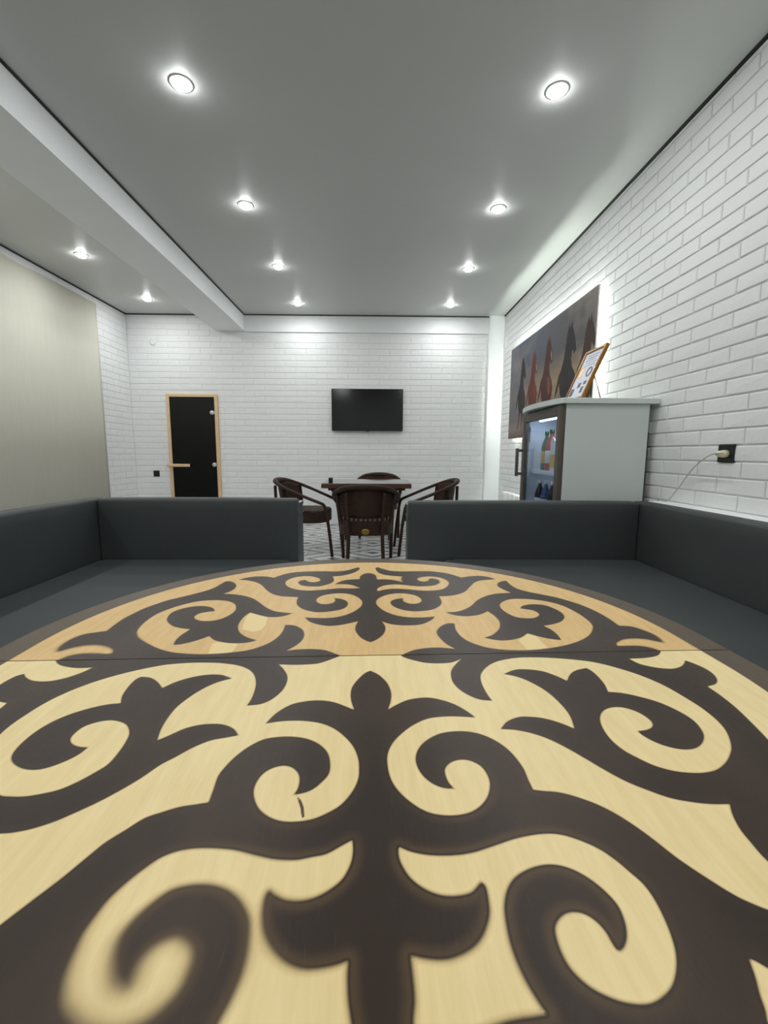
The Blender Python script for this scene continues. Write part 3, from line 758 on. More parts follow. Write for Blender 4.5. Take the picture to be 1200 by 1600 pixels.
def half_top(name, vs, sd, soft, rim, patch, crack, mat, parent, sign):
    """one half of the top: fine grid carrying the stain, snapped to the outline, with a 22 mm edge"""
    U, V = np.meshgrid(us, vs)
    gap = 0.0012
    V = np.where(np.abs(V) < 1e-9, sign*gap, V)
    def rad(U, V): return np.hypot(U, np.maximum(np.abs(V)-T_OFF, 0))
    inn = rad(U, V) <= T_R-0.4*GS
    cell = inn[:-1,:-1] & inn[1:,:-1] & inn[:-1,1:] & inn[1:,1:]
    used = np.zeros(U.shape, bool)
    for a in (0, 1):
        for b in (0, 1): used[a:a+cell.shape[0], b:b+cell.shape[1]] |= cell
    full = np.zeros(U.shape, int)
    for a in (0, 1):
        for b in (0, 1): full[a:a+cell.shape[0], b:b+cell.shape[1]] += cell
    rim_v = used & (full < 4) & (np.abs(V) > gap*1.5)
    R_ = rad(U, V); cv = np.where(np.abs(V) > T_OFF, np.sign(V)*T_OFF, V)
    sc = np.where(rim_v & (R_ > 0.3), (T_R-0.002)/np.maximum(R_, 1e-6), 1.0)
    U2 = U*sc; V2 = cv+(V-cv)*sc
    edge_seam = used & (full < 4) & (np.abs(V) <= gap*1.5) & (np.abs(U) > T_R-3*GS)
    U2 = np.where(edge_seam, np.sign(U)*(T_R-0.002), U2)
    idx = -np.ones(U.shape, int); idx[used] = np.arange(used.sum())
    co = np.stack([U2[used], V2[used], np.zeros(used.sum())], -1)
    J, I = np.nonzero(cell)
    quads = np.stack([idx[J, I], idx[J, I+1], idx[J+1, I+1], idx[J+1, I]], -1)
    # rounded-over edge and underside
    arc = [(T_R*math.cos(a), T_OFF+T_R*math.sin(a)) for a in np.linspace(0, math.pi, 145)]
    outl = [(T_R, gap)] + arc + [(-T_R, gap)]
    base = len(co); extra = []; ef = []
    prof = [(-0.002, 0.0), (-0.0006, -0.0006), (0.0, -0.002), (0.0, -0.020), (-0.002, -0.022)]
    for (x, y) in outl:
        cy_ = min(y, T_OFF); d = Vector((x, y-cy_)).normalized()
        for off, z in prof: extra.append((x+d.x*off, sign*(y+d.y*off), z))
    k_ = len(prof)
    for i in range(len(outl)-1):
        for k in range(k_-1):
            q = (base+i*k_+k, base+(i+1)*k_+k, base+(i+1)*k_+k+1, base+i*k_+k+1)
            ef.append(q if sign > 0 else q[::-1])
    under = [base+i*k_+k_-1 for i in range(len(outl))]
    ef.append(tuple(under if sign < 0 else under[::-1]))
    # straight face along the seam
    b2 = base+len(extra); extra += [(-T_R+0.002, sign*gap, 0), (T_R-0.002, sign*gap, 0), (T_R-0.002, sign*gap, -0.022), (-T_R+0.002, sign*gap, -0.022)]
    ef.append((b2, b2+1, b2+2, b2+3) if sign < 0 else (b2+3, b2+2, b2+1, b2))
    co = np.vstack([co, np.array(extra)])
    me = bpy.data.meshes.new(name)
    me.from_pydata(co.tolist(), [], quads.tolist()+ef)
    for nm, arr in (('stain', sd), ('soft', soft), ('rim', rim), ('patch', patch), ('crack', crack), ('border', rim_field(vs))):
        at_ = me.attributes.new(nm, 'FLOAT', 'POINT')
        vals = np.concatenate([arr[used], np.full(len(extra), {'stain': -BAND, 'soft': 0.001, 'rim': 0.1, 'border': -BAND}.get(nm, BAND))]).astype(np.float32)
        at_.data.foreach_set('value', vals)
    me.materials.append(mat)
    o = bpy.data.objects.new(name, me); COL.objects.link(o); o.parent = parent; o.location = (0, 0, TABLE_Z)
    return o

table = empty('ornamented_table', (T_C[0], T_C[1], 0), T_ROT)
tag(table, 'oval plywood table painted with dark brown curling ornaments, between the grey benches', 'table')
half_top('tabletop_panel', vs_far, far_sd, far_soft, far_rim, far_patch, far_crack, ply_material('ply_far', (206,168,108), (226,192,134), 3.1), table, 1)
half_top('tabletop_panel', vs_near, near_sd, near_soft, near_rim, near_patch, near_crack, ply_material('ply_near', (226,202,146), (240,220,166), 0.7), table, -1)
boxes('table_frame', [(-0.46,0.46,-0.43,-0.40,TABLE_Z-0.10,TABLE_Z-0.021),(-0.46,0.46,0.40,0.43,TABLE_Z-0.10,TABLE_Z-0.021),(-0.46,-0.43,-0.40,0.40,TABLE_Z-0.10,TABLE_Z-0.021),(0.43,0.46,-0.40,0.40,TABLE_Z-0.10,TABLE_Z-0.021)], 'table_edge', table)
for sx in (-1, 1):
    for sy in (-1, 1):
        tube('leg', [(sx*0.42, sy*0.39, TABLE_Z-0.022), (sx*0.43, sy*0.40, 0.35), (sx*0.44, sy*0.41, 0.0)], [0.034, 0.030, 0.026], 'table_edge', table, 10)

# ------------------------------------------------------------------ upholstered corner benches
def pillow(name, x0, x1, y0, y1, z0, z1, parent, r=0.03, puff=0.008):
    """upholstered block: rounded box with a slight swell"""
    bm = bmesh.new()
    bm_box(bm, x0, x1, y0, y1, z0, z1)
    bmesh.ops.subdivide_edges(bm, edges=bm.edges[:], cuts=5, use_grid_fill=True)
    cx, cy, cz = (x0+x1)/2, (y0+y1)/2, (z0+z1)/2
    hx, hy, hz = (x1-x0)/2, (y1-y0)/2, (z1-z0)/2
    sharp = [e for e in bm.edges if len(e.link_faces) == 2 and e.link_faces[0].normal.dot(e.link_faces[1].normal) < 0.5]
    bmesh.ops.bevel(bm, geom=sharp, offset=r, segments=4, affect='EDGES', profile=0.5, clamp_overlap=True)
    for v in bm.verts:
        a, b, c = (v.co.x-cx)/hx, (v.co.y-cy)/hy, (v.co.z-cz)/hz
        if abs(c) > 0.98: v.co.z += math.copysign(puff*(1-a**4)*(1-b**4), c) if c > 0 else 0
        if abs(b) > 0.98: v.co.y += math.copysign(puff*(1-a**4)*(1-c**4), b)
        if abs(a) > 0.98: v.co.x += math.copysign(puff*(1-b**4)*(1-c**4), a)
    return from_bm(name, bm, 'leatherette', parent, smooth=True)

SEAT = 0.436
BY = 2.62            # face of the back runs
def bench(name, side, label):
    """side -1: the bench left of the gap, +1: right of it"""
    s = side
    top = 0.800 if s < 0 else 0.787
    xi = -0.478 if s < 0 else 0.192        # end at the gap
    xo = -1.66 if s < 0 else 1.595         # face of the side backrest
    root = empty(name, ((xi+xo)/2, BY, 0))
    ox, oy = root.location.x, root.location.y
    def B(nm, x0, x1, y0, y1, z0, z1, fn=pillow, **kw):
        xa, xb = sorted((x0-ox, x1-ox)); ya, yb = sorted((y0-oy, y1-oy))
        if fn is pillow: return pillow(nm, xa, xb, ya, yb, z0, z1, root, **kw)
        return box(nm, xa, xb, ya, yb, z0, z1, kw.pop('mat'), root, **kw)
    yn = -1.2                              # near end of the side run
    B('backrest', xi, xo, BY, BY+0.10, SEAT-0.05, top, r=0.022, puff=0.004)
    B('side_backrest', xo, xo+s*0.10, yn, BY+0.10, SEAT-0.05, top, r=0.022, puff=0.004)
    # box behind the backrest, with bright edging on its end
    B('back_box', xi+s*0.004, xo+s*0.10, BY+0.10, BY+0.215, 0.0, top-0.05, fn=None, mat='bench_board', r=0.003)
    en = B('end_panel', xi-s*0.0, xi+s*0.018, BY+0.02, BY+0.225, 0.0, top-0.035, fn=None, mat='bench_board', r=0.002)
    B('edge_strip', xi-s*0.003, xi+s*0.018, BY+0.10, BY+0.226, top-0.037, top-0.030, fn=None, mat='silver')
    B('edge_strip', xi-s*0.003, xi+s*0.004, BY+0.10, BY+0.226, top-0.108, top-0.101, fn=None, mat='silver')
    # seats
    so = 0.03 if s < 0 else 0.20
    xs = xi+s*so
    x_in = xo-s*0.66
    if s < 0:
        outl = [(xo, BY+0.004), (xs, BY+0.004), (xs, BY-0.30), (xs-0.10, BY-0.50), (x_in+0.25, BY-0.60), (x_in, BY-0.75), (x_in, yn), (xo, yn)]
    else:
        outl = [(xo, BY+0.004), (xs+0.06, BY+0.004), (xs, BY-0.05), (xs, BY-0.42), (xs+0.10, BY-0.52), (x_in-0.12, BY-0.62), (x_in, BY-0.75), (x_in, yn), (xo, yn)]
    sub = []
    n_ = len(outl)
    for i in range(n_):          # round the corners a little
        p0, p1, p2 = (np.array(outl[i-1]), np.array(outl[i]), np.array(outl[(i+1)%n_]))
        a, b = p0-p1, p2-p1
        q = min(0.05, 0.4*np.linalg.norm(a), 0.4*np.linalg.norm(b))
        A_, B_ = p1+a/np.linalg.norm(a)*q, p1+b/np.linalg.norm(b)*q
        for t in (0, 0.33, 0.67, 1): sub.append(tuple((1-t)**2*A_+2*t*(1-t)*p1+t*t*B_))
    sub = [(x-ox, y-oy) for x, y in sub]
    if sum(sub[i][0]*sub[(i+1)%len(sub)][1]-sub[(i+1)%len(sub)][0]*sub[i][1] for i in range(len(sub))) < 0: sub.reverse()
    prism('seat', sub, SEAT-0.11, SEAT, 'leatherette', root, r=0.02, smooth=False)
    ins = [(x*0.985, y*0.985-0.01) for x, y in sub]
    prism('seat_base', ins, 0.0, SEAT-0.11, 'bench_board', root)
    tag(root, label, 'bench')
    return root
bench('corner_bench', -1, 'dark grey leatherette corner bench on the side of the linen blind and black door')
bench('corner_bench', 1, 'dark grey leatherette corner bench against the brick wall, in front of the fridge')
# pale board that closes the joint between bench and brick wall
ledge = struct(box('trim_10', 1.69, X_R+0.012, -1.2, 2.70, 0.765, 0.789, 'white_plaster', r=0.003))

# ------------------------------------------------------------------ dining table and rattan chairs
DT_X, DT_Y = -0.11, 5.14
dt = empty('dining_table', (DT_X, DT_Y, 0))
tag(dt, 'square dark brown table with a shiny grey top on trestle legs under the screen', 'table')
W2, D2, TZ = 0.485, 0.41, 0.75
box('tabletop', -W2, W2, -D2, D2, TZ-0.052, TZ-0.004, 'table_brown', dt, r=0.004)
box('glass_inlay', -W2+0.012, W2-0.012, -D2+0.012, D2-0.012, TZ-0.006, TZ, 'table_glass', dt, r=0.001)
for sy in (-1, 1):
    y = sy*0.27
    for sx in (-1, 1):
        lg = tube('leg', [(sx*0.275, y, TZ-0.05), (sx*0.27, y, 0.4), (sx*0.27, y, 0.0)], 0.019, 'table_brown', dt, 8)
        br = tube('leg_brace', [(sx*0.40, y, TZ-0.05), (sx*0.275, y, 0.50)], 0.015, 'table_brown', None, 8); br.parent = lg
    box('crossbar', -W2+0.06, W2-0.06, y-0.018, y+0.018, TZ-0.085, TZ-0.05, 'table_brown', dt, r=0.003)

HZ = lambda y: 0.556 + 0.225*min(1.0, max(0.0, (0.27-y)/0.555))   # height of the arm hoop, y: back -, front +
def make_chair():
    root = empty('rattan_armchair', (0,0,0))
    # one continuous hoop: arms and top rail
    plan = [(0.265,0.27),(0.285,0.14),(0.295,0.0),(0.275,-0.13),(0.20,-0.235),(0.10,-0.275),(0,-0.285)]
    plan = plan + [(-x, y) for x, y in plan[-2::-1]]
    hp = catmull([(x, y, HZ(y)) for x, y in plan], 4)
    nh = len(hp)
    rads = [0.022 + 0.013*math.exp(-((k-nh/2)/(nh*0.2))**2) for k in range(nh)]
    tube('arm_hoop', hp, rads, 'wicker', root, 10, flat=0.72)
    # front legs bend out of the hoop ends
    for s in (-1, 1):
        pts = catmull([(s*0.265,0.262,HZ(0.27)+0.004),(s*0.262,0.292,0.535),(s*0.258,0.312,0.46),(s*0.25,0.34,0.25),(s*0.245,0.365,0.0)], 4)
        tube('leg', pts, 0.0165, 'wicker', root, 8)
        pts = catmull([(s*0.165,-0.262,0.73),(s*0.155,-0.262,0.55),(s*0.150,-0.262,0.33),(s*0.165,-0.29,0.0)], 4)
        tube('leg', pts, 0.0165, 'wicker', root, 8)
        # side post from seat to hoop
        tube('back_post', catmull([(s*0.262,-0.145,HZ(-0.14)),(s*0.240,-0.150,0.58),(s*0.215,-0.150,0.44)], 4), 0.0125, 'wicker', root, 8)
    # woven back: follows the hoop, double skin
    bm = bmesh.new(); NA, NB = 18, 7; g = []
    for i in range(NA+1):
        a = -1+2*i/NA; row = []
        for j in range(NB+1):
            t = j/NB
            x = a*(0.265-0.045*(1-t)**1.0)
            y = -0.275+0.155*abs(a)**2.2 + 0.035*(1-t)
            z = 0.500 + t*(HZ(y)-0.500-0.004)
            row.append((x, y, z))
        g.append(row)
    def skin(dy):
        vs_ = [[bm.verts.new((x, y+dy, z)) for x, y, z in row] for row in g]
        for i in range(NA):
            for j in range(NB): bm.faces.new((vs_[i][j], vs_[i+1][j], vs_[i+1][j+1], vs_[i][j+1]))
        return vs_
    A_, B_ = skin(-0.007), skin(0.007)
    for i in range(NA):
        bm.faces.new((A_[i][0], A_[i+1][0], B_[i+1][0], B_[i][0])); bm.faces.new((A_[i][NB], B_[i][NB], B_[i+1][NB], A_[i+1][NB]))
    for j in range(NB):
        bm.faces.new((A_[0][j], B_[0][j], B_[0][j+1], A_[0][j+1])); bm.faces.new((A_[NA][j], A_[NA][j+1], B_[NA][j+1], B_[NA][j]))
    from_bm('backrest', bm, 'wicker', root, smooth=True)
    # short open spokes between back and seat
    for k in range(10):
        a = -0.85+1.7*k/9
        x = a*0.222; y = -0.24+0.155*abs(a)**2.2
        tube('spoke', [(x, y, 0.47), (x, y, 0.51)], 0.008, 'wicker', root, 6)
    # seat: rounded woven drum with a deep apron
    sq = []
    for k in range(40):
        th = 2*math.pi*k/40; c, s_ = math.cos(th), math.sin(th)
        rx, ry, p_ = 0.245, 0.262, 3.2
        rr = (abs(c)**p_+abs(s_)**p_)**(-1/p_)
        sq.append((rx*rr*c, 0.02+ry*rr*s_))
    prism('seat', sq, 0.345, 0.475, 'wicker', root, r=0.022, smooth=False)
    pl = lathe('maker_plate', [(0.0,-0.262),(0.030,-0.262),(0.033,-0.259),(0.033,-0.238)], 'brass', root, 20, True, (0, 0, 0.385), 'Y')
    pl.scale = (1.15, 1, 0.8); pl.location = (0, 0, 0.385*0.2)
    ml = tube('plate_mark', catmull([(-0.012,-0.2635,0.402),(0.004,-0.2635,0.404),(0.010,-0.2635,0.394),(-0.002,-0.2635,0.386),(0.012,-0.2635,0.376),(0.002,-0.2635,0.366),(-0.012,-0.2635,0.368)], 4), 0.0022, 'ink_dark', None, 5)
    ml.parent = pl
    return root
ch = make_chair()
chairs = [((-0.098, 4.095, 0), 0.0, 'brown rattan armchair with its back and brass plate turned towards the ornamented table'),
          ((-0.79, 4.80, 0), -math.pi/2-0.14, 'brown rattan armchair at the side of the square table towards the black door'),
          ((0.585, 4.82, 0), math.pi/2+0.06, 'brown rattan armchair at the side of the square table towards the fridge and radiator'),
          ((0.03, 5.91, 0), math.pi, 'brown rattan armchair at the far side of the square table, under the screen')]
for i, (loc, rz, lab) in enumerate(chairs):
    o = ch if i == 0 else None
    if o is None: o = copy_tree(ch)
    o.location = loc; o.rotation_euler = (0, 0, rz)
    tag(o, lab, 'chair', 'rattan armchairs around the square table')
# small black box left on the table
sb = empty('small_box', (-0.50, DT_Y-0.33, TZ)); 
box('box_body', -0.022, 0.022, -0.03, 0.03, 0, 0.046, 'black_plastic', sb, r=0.004)
box('box_lid', -0.023, 0.023, -0.031, 0.031, 0.046, 0.058, 'tv_shell', sb, r=0.003)
tag(sb, 'small black box near the corner of the square table', 'box')

# ------------------------------------------------------------------ television
tv = empty('television', (-0.138, Y_B-0.05, 1.69))
tag(tv, 'flat black television mounted on the far white brick wall', 'television')
box('tv_case', -0.515, 0.515, -0.012, 0.03, -0.297, 0.297, 'tv_shell', tv, r=0.005)
box('tv_screen', -0.508, 0.508, -0.0135, -0.010, -0.283, 0.291, 'screen', tv, r=0.001)
box('wall_bracket', -0.2, 0.2, 0.029, 0.052, -0.15, 0.15, 'black_plastic', tv, r=0.003)
box('tv_foot_badge', -0.03, 0.03, -0.015, -0.008, -0.304, -0.295, 'tv_shell', tv, r=0.001)

# ------------------------------------------------------------------ small wall fittings
def wall_plate(name, loc, rz, w_, h_, mat, label, cat, rocker=None, boss=False):
    o = empty(name, loc, rz)          # local -Y looks into the room
    box('plate', -w_/2, w_/2, -0.009, 0.002, -h_/2, h_/2, mat, o, r=0.003)
    if rocker: box('rocker', -w_*0.3, w_*0.3, -0.013, -0.008, -h_*0.3, h_*0.3, rocker, o, r=0.002)
    if boss: lathe('socket_well', [(0.0,-0.0105),(0.017,-0.0105),(0.021,-0.012),(0.022,-0.008)], mat, o, 20, True, (0,0,0), 'Y')
    return tag(o, label, cat)
wall_plate('wall_switch', (-3.238, Y_B-0.001, 0.760), 0, 0.088, 0.088, 'black_plastic', 'small black switch on the far wall beside the black glass door', 'switch', rocker='black_plastic')
wall_plate('wall_box', (X_R-0.001, 6.40, 2.605), -math.pi/2, 0.10, 0.13, 'white_plastic', 'small white box high on the brick wall near the boxed corner', 'box', rocker='white_plastic')
wall_plate('wall_switch', (X_R-0.001, 5.47, 1.235), -math.pi/2, 0.14, 0.12, 'white_plastic', 'white switch plate under the horse picture, behind the fridge handle', 'switch', rocker='white_plastic')
cap = empty('vent_cap', (-3.175, Y_B-0.001, 2.614)); tag(cap, 'round white cap high on the far wall above the black switch', 'vent cap')
lathe('cap_disc', [(0.0,-0.014),(0.030,-0.014),(0.044,-0.008),(0.048,0.002)], 'mortar', cap, 24, True, (0,0,0), 'Y')
lathe('cap_ring', [(0.028,-0.016),(0.032,-0.0165),(0.036,-0.013),(0.036,-0.010),(0.028,-0.012)], 'mortar', cap, 24, True, (0,0,0), 'Y')
# black double socket with plug and cable
so = wall_plate('power_socket', (X_R-0.001, 2.26, 1.082), -math.pi/2, 0.105, 0.092, 'black_plastic', 'square black power socket on the brick wall above the bench', 'socket', boss=True)
plug = empty('power_plug', (X_R-0.012, 2.252, 1.080)); tag(plug, 'cream plug with a thin pale cable in the black socket, leading to the fridge', 'plug')
lathe('plug_body', [(0.0,-0.050),(0.010,-0.050),(0.015,-0.040),(0.019,-0.018),(0.019,0.004)], 'cream_plastic', plug, 16, True, (0,0,0), 'X')
pts = []
for px, py, xx in ((1131,708.5,1.752),(1122,708,1.74),(1110,711,1.745),(1096,720,1.76),(1082,733,1.772),(1072,746,1.778),(1062,760,1.780),(1050,775,1.778),(1042,782.5,1.775),(1034,785,1.772),(1025,783.5,1.772),(1017,784,1.772)):
    q = at(px, py, 0, xx); q[2] = max(q[2], 0.7935); pts.append(q)
last = pts[-1]
pts += [np.array([1.774, 2.735, 0.785]), np.array([1.776, 2.80, 0.70]), np.array([1.78, 2.85, 0.45]), np.array([1.778, 2.858, 0.25])]
cv = tube('plug_cable', [Vector(p)-Vector(plug.location) for p in catmull(pts, 4)], 0.0035, 'cable_white', plug, 6)
# radiator under the picture
rad = empty('radiator', (X_R-0.080, 5.25, 0)); tag(rad, 'white ribbed radiator low on the brick wall beyond the fridge', 'radiator')
for k in range(14):
    y = -0.60+k*0.092
    box('radiator_rib', -0.04, 0.04, y-0.036, y+0.036, 0.10, 0.575, 'radiator_white', rad, r=0.014)
tube('radiator_pipe', [(0,-0.63,0.14),(0,0.63,0.14)], 0.016, 'radiator_white', rad, 8)
tube('radiator_pipe', [(0,-0.63,0.54),(0,0.63,0.54)], 0.016, 'radiator_white', rad, 8)
for y in (-0.4, 0.4): box('radiator_bracket', 0.03, 0.074, y-0.015, y+0.015, 0.3, 0.33, 'radiator_white', rad)

# ------------------------------------------------------------------ backlit horse picture
PY0, PY1, PZ0, PZ1, PXF = 3.655, 5.925, 1.268, 2.405, X_R-0.052
pic = empty('wall_picture', (X_R-0.03, (PY0+PY1)/2, PZ0)); tag(pic, 'large backlit print of galloping horses in dust on the brick wall', 'picture')
NS, NTT = 260, 132
S_, T_ = np.meshgrid(np.linspace(0,1,NS), np.linspace(0,1,NTT))      # s: far -> near, t: bottom -> top
def vnoise(seed, fx, fy):
    r_ = np.random.RandomState(seed); g = r_.rand(fy+3, fx+3)
    X, Y = S_*fx, T_*fy; i, j = X.astype(int), Y.astype(int); a, b = X-i, Y-j
    a = a*a*(3-2*a); b = b*b*(3-2*b)
    return (g[j,i]*(1-a)+g[j,i+1]*a)*(1-b)+(g[j+1,i]*(1-a)+g[j+1,i+1]*a)*b
cl = 0.5*vnoise(1,5,4)+0.3*vnoise(2,11,9)+0.2*vnoise(3,26,22)
def lin(c): return np.array(srgb(*c)[:3])
def mixc(A_, B_, f): return A_*(1-f[...,None])+B_*f[...,None]
img = np.zeros(S_.shape+(3,))
sky = mixc(mixc(lin((88,98,114))[None,None]*np.ones(S_.shape+(1,)), lin((86,84,84)), np.clip(S_*1.3,0,1)), lin((150,138,128)), np.clip((cl-0.45)*2.2,0,1)*0.7)
warm = np.clip(1-np.abs(T_-0.44)/0.26,0,1)*(0.35+0.65*np.exp(-((S_-0.6)/0.3)**2))
img = mixc(sky, lin((196,166,120)), np.clip(warm*(0.55+0.6*cl),0,1)*0.7)
dust = np.clip((0.34-T_)/0.25,0,1)
img = mixc(img, lin((142,124,114)), dust*(0.7+0.3*cl))
img = mixc(img, lin((76,60,52)), np.clip((0.10-T_)/0.1,0,1)*0.6)
def inside(poly):
    m_ = np.zeros(S_.shape, bool); n_ = len(poly)
    for i in range(n_):
        (x0,y0),(x1,y1) = poly[i], poly[(i+1)%n_]
        c = ((y0 > T_) != (y1 > T_)); 
        m_ ^= c & (S_ < (x1-x0)*(T_-y0)/((y1-y0) if y1 != y0 else 1e-9)+x0)
    return m_
# outline of one galloping horse seen three-quarters from the front (unit box, head high)
HORSE = [(.52,.98),(.55,.93),(.60,1.0),(.62,.93),(.68,.86),(.74,.76),(.76,.70),(.70,.67),(.64,.72),(.62,.64),(.66,.56),(.74,.50),(.80,.42),(.78,.33),(.74,.28),(.80,.20),(.86,.16),(.84,.10),(.78,.14),(.70,.22),(.66,.25),(.64,.14),(.60,.03),(.62,0),(.54,0),(.55,.08),(.56,.24),(.46,.24),(.42,.12),(.34,.03),(.26,.05),(.28,.08),(.36,.16),(.38,.26),(.30,.34),(.26,.44),(.22,.36),(.12,.30),(.16,.40),(.24,.52),(.32,.58),(.38,.66),(.42,.78),(.46,.90)]
BLAZE = [(.66,.84),(.69,.80),(.73,.72),(.71,.70),(.67,.77)]
CHEST = [(.56,.56),(.66,.52),(.72,.44),(.70,.36),(.62,.34),(.56,.42)]
def horse(s0, w_, t0, h_, body, chest, blaze=None, flip=False):
    global img
    tr_ = lambda P: [(s0+((1-x) if flip else x)*w_, t0+y*h_) for x, y in P]
    mk = inside(tr_(HORSE)).astype(float)
    img = mixc(img, lin(body), mk*(0.86+0.14*cl)*np.clip(0.35+(T_-t0)/(0.35*h_),0.35,1))
    img = mixc(img, lin(chest), inside(tr_(CHEST)).astype(float)*0.6)
    if blaze: img = mixc(img, lin(blaze), inside(tr_(BLAZE)).astype(float)*0.7)
horse(0.09, 0.23, 0.06, 0.80, (46,40,42), (74,62,60))
horse(0.25, 0.24, 0.10, 0.74, (98,48,38), (134,64,50), (190,170,160))
horse(0.42, 0.26, 0.08, 0.80, (70,36,34), (140,84,76), (200,150,140))
horse(0.62, 0.30, 0.06, 0.82, (36,33,37), (58,54,62))
horse(0.80, 0.27, 0.08, 0.76, (54,36,30), (92,60,44), None)
me = bpy.data.meshes.new('picture_print')
vv = np.stack([np.full(S_.shape, -0.0245), (PY1-(PY1-PY0)*S_)-(PY0+PY1)/2, T_*(PZ1-PZ0)], -1).reshape(-1,3)
ii = np.arange(NS*NTT).reshape(NTT, NS)
fq = np.stack([ii[:-1,:-1], ii[:-1,1:], ii[1:,1:], ii[1:,:-1]], -1).reshape(-1,4)
me.from_pydata(vv.tolist(), [], fq.tolist())
ca = me.color_attributes.new('print', 'FLOAT_COLOR', 'POINT')
ca.data.foreach_set('color', np.concatenate([img.reshape(-1,3), np.ones((NS*NTT,1))], 1).astype(np.float32).ravel())
n = NT('printed_canvas'); a_ = n.attr('print'); n.link(a_.outputs['Color'], n.b.inputs['Base Color']); n.b.inputs['Roughness'].default_value = 0.65; n.b.inputs['Specular IOR Level'].default_value = 0.2
n.bump(n.noise(500, 2), 0.1, 0.001)
link_mesh('picture_print', me, n.mat, pic)
hl = (PY1-PY0)/2
box('picture_panel', -0.0235, -0.012, -hl, hl, 0, PZ1-PZ0, 'white_plastic', pic)
HH = PZ1-PZ0; IN = 0.075; BW = 0.02
bars = ((-hl+IN, hl-IN, HH-IN-BW, HH-IN), (-hl+IN, hl-IN, IN, IN+BW), (-hl+IN, -hl+IN+BW, IN+BW, HH-IN-BW), (hl-IN-BW, hl-IN, IN+BW, HH-IN-BW))
strips = ((-hl+IN, hl-IN, HH-IN, HH-IN+0.003), (-hl+IN, hl-IN, IN-0.003, IN), (-hl+IN-0.003, -hl+IN, IN, HH-IN), (hl-IN, hl-IN+0.003, IN, HH-IN))
for b, s_ in zip(bars, strips):
    bb = box('backing_bar', -0.0125, 0.031, b[0], b[1], b[2], b[3], 'white_plastic', pic)
    ls = box('light_strip', 0.006, 0.018, s_[0], s_[1], s_[2], s_[3], 'led_strip', None); ls.parent = bb

# ------------------------------------------------------------------ glass-door fridge
FX0, FX1, FY0, FY1, FZ = 1.212, 1.752, 2.862, 3.60, 1.395
fr = empty('display_fridge', ((FX0+FX1)/2, (FY0+FY1)/2, 0)); tag(fr, 'pale grey drinks fridge with a glass door beside the brick wall', 'fridge')
def FB(nm, x0, x1, y0, y1, z0, z1, mat, r=0.0, par=None):
    o = box(nm, x0-fr.location.x, x1-fr.location.x, y0-fr.location.y, y1-fr.location.y, z0, z1, mat, None, r)
    o.parent = fr if par is None else par
    return o
W_ = 0.035
FB('side_panel', FX0, FX1, FY0, FY0+W_, 0.04, FZ, 'fridge_white', 0.004)
FB('side_panel', FX0, FX1, FY1-W_, FY1, 0.04, FZ, 'fridge_white', 0.004)
FB('back_panel', FX1-W_, FX1, FY0+W_, FY1-W_, 0.04, FZ, 'fridge_inside')
FB('top_panel', FX0, FX1-W_, FY0+W_, FY1-W_, FZ-0.05, FZ, 'fridge_inside')
FB('bottom_panel', FX0, FX1-W_, FY0+W_, FY1-W_, 0.04, 0.16, 'fridge_inside')
for y in (FY0+0.005, FY1-0.03):
    for x in (FX0+0.02, FX1-0.06): FB('foot', x, x+0.035, y, y+0.025, 0, 0.045, 'black_plastic', 0.003)
FB('inner_liner', FX0+0.01, FX1-W_, FY0+W_, FY0+W_+0.004, 0.16, FZ-0.05, 'fridge_inside')
FB('inner_liner', FX0+0.01, FX1-W_, FY1-W_-0.004, FY1-W_, 0.16, FZ-0.05, 'fridge_inside')
# black condenser strip at the back
FB('condenser', FX1, FX1+0.03, FY0+0.04, FY1-0.04, 0.10, 1.22, 'black_plastic', 0.004)
# lid with a bowed front
pl = [(X_R-0.006, FY0-0.028), (X_R-0.006, FY1+0.02)]
for k in range(13):
    t = k/12
    pl.append((1.178-0.055*math.sin(math.pi*t)**0.8, FY1+0.02-(FY1-FY0+0.048)*t))
prism('lid', [(x-fr.location.x, y-fr.location.y) for x, y in reversed(pl)], FZ, FZ+0.034, 'fridge_white', fr, r=0.005)
LID = FZ+0.034
# door
dx0, dx1 = 1.176, FX0-0.004
dr = FB('door_stile', dx0, dx1, FY0+0.004, FY0+0.062, 0.10, FZ-0.008, 'door_metal', 0.006)
FB('door_stile', dx0, dx1, FY1-0.062, FY1-0.002, 0.10, FZ-0.008, 'door_metal', 0.006)
FB('door_rail', dx0, dx1, FY0+0.062, FY1-0.062, FZ-0.075, FZ-0.008, 'door_metal', 0.004)
FB('door_rail', dx0, dx1, FY0+0.062, FY1-0.062, 0.10, 0.17, 'door_metal', 0.004)
FB('door_gasket', dx1-0.002, FX0+0.002, FY0+0.012, FY0+0.04, 0.11, FZ-0.02, 'black_plastic')
FB('door_glass', dx0+0.012, dx0+0.018, FY0+0.058, FY1-0.058, 0.165, FZ-0.07, 'clear_glass')
hn = FB('door_handle', 1.118, 1.140, FY1-0.052, FY1-0.026, 0.895, 1.118, 'door_metal', 0.005)
for z in (0.905, 1.09): FB('handle_arm', 1.134, dx0+0.004, FY1-0.049, FY1-0.029, z, z+0.022, 'door_metal', 0.003, par=None)
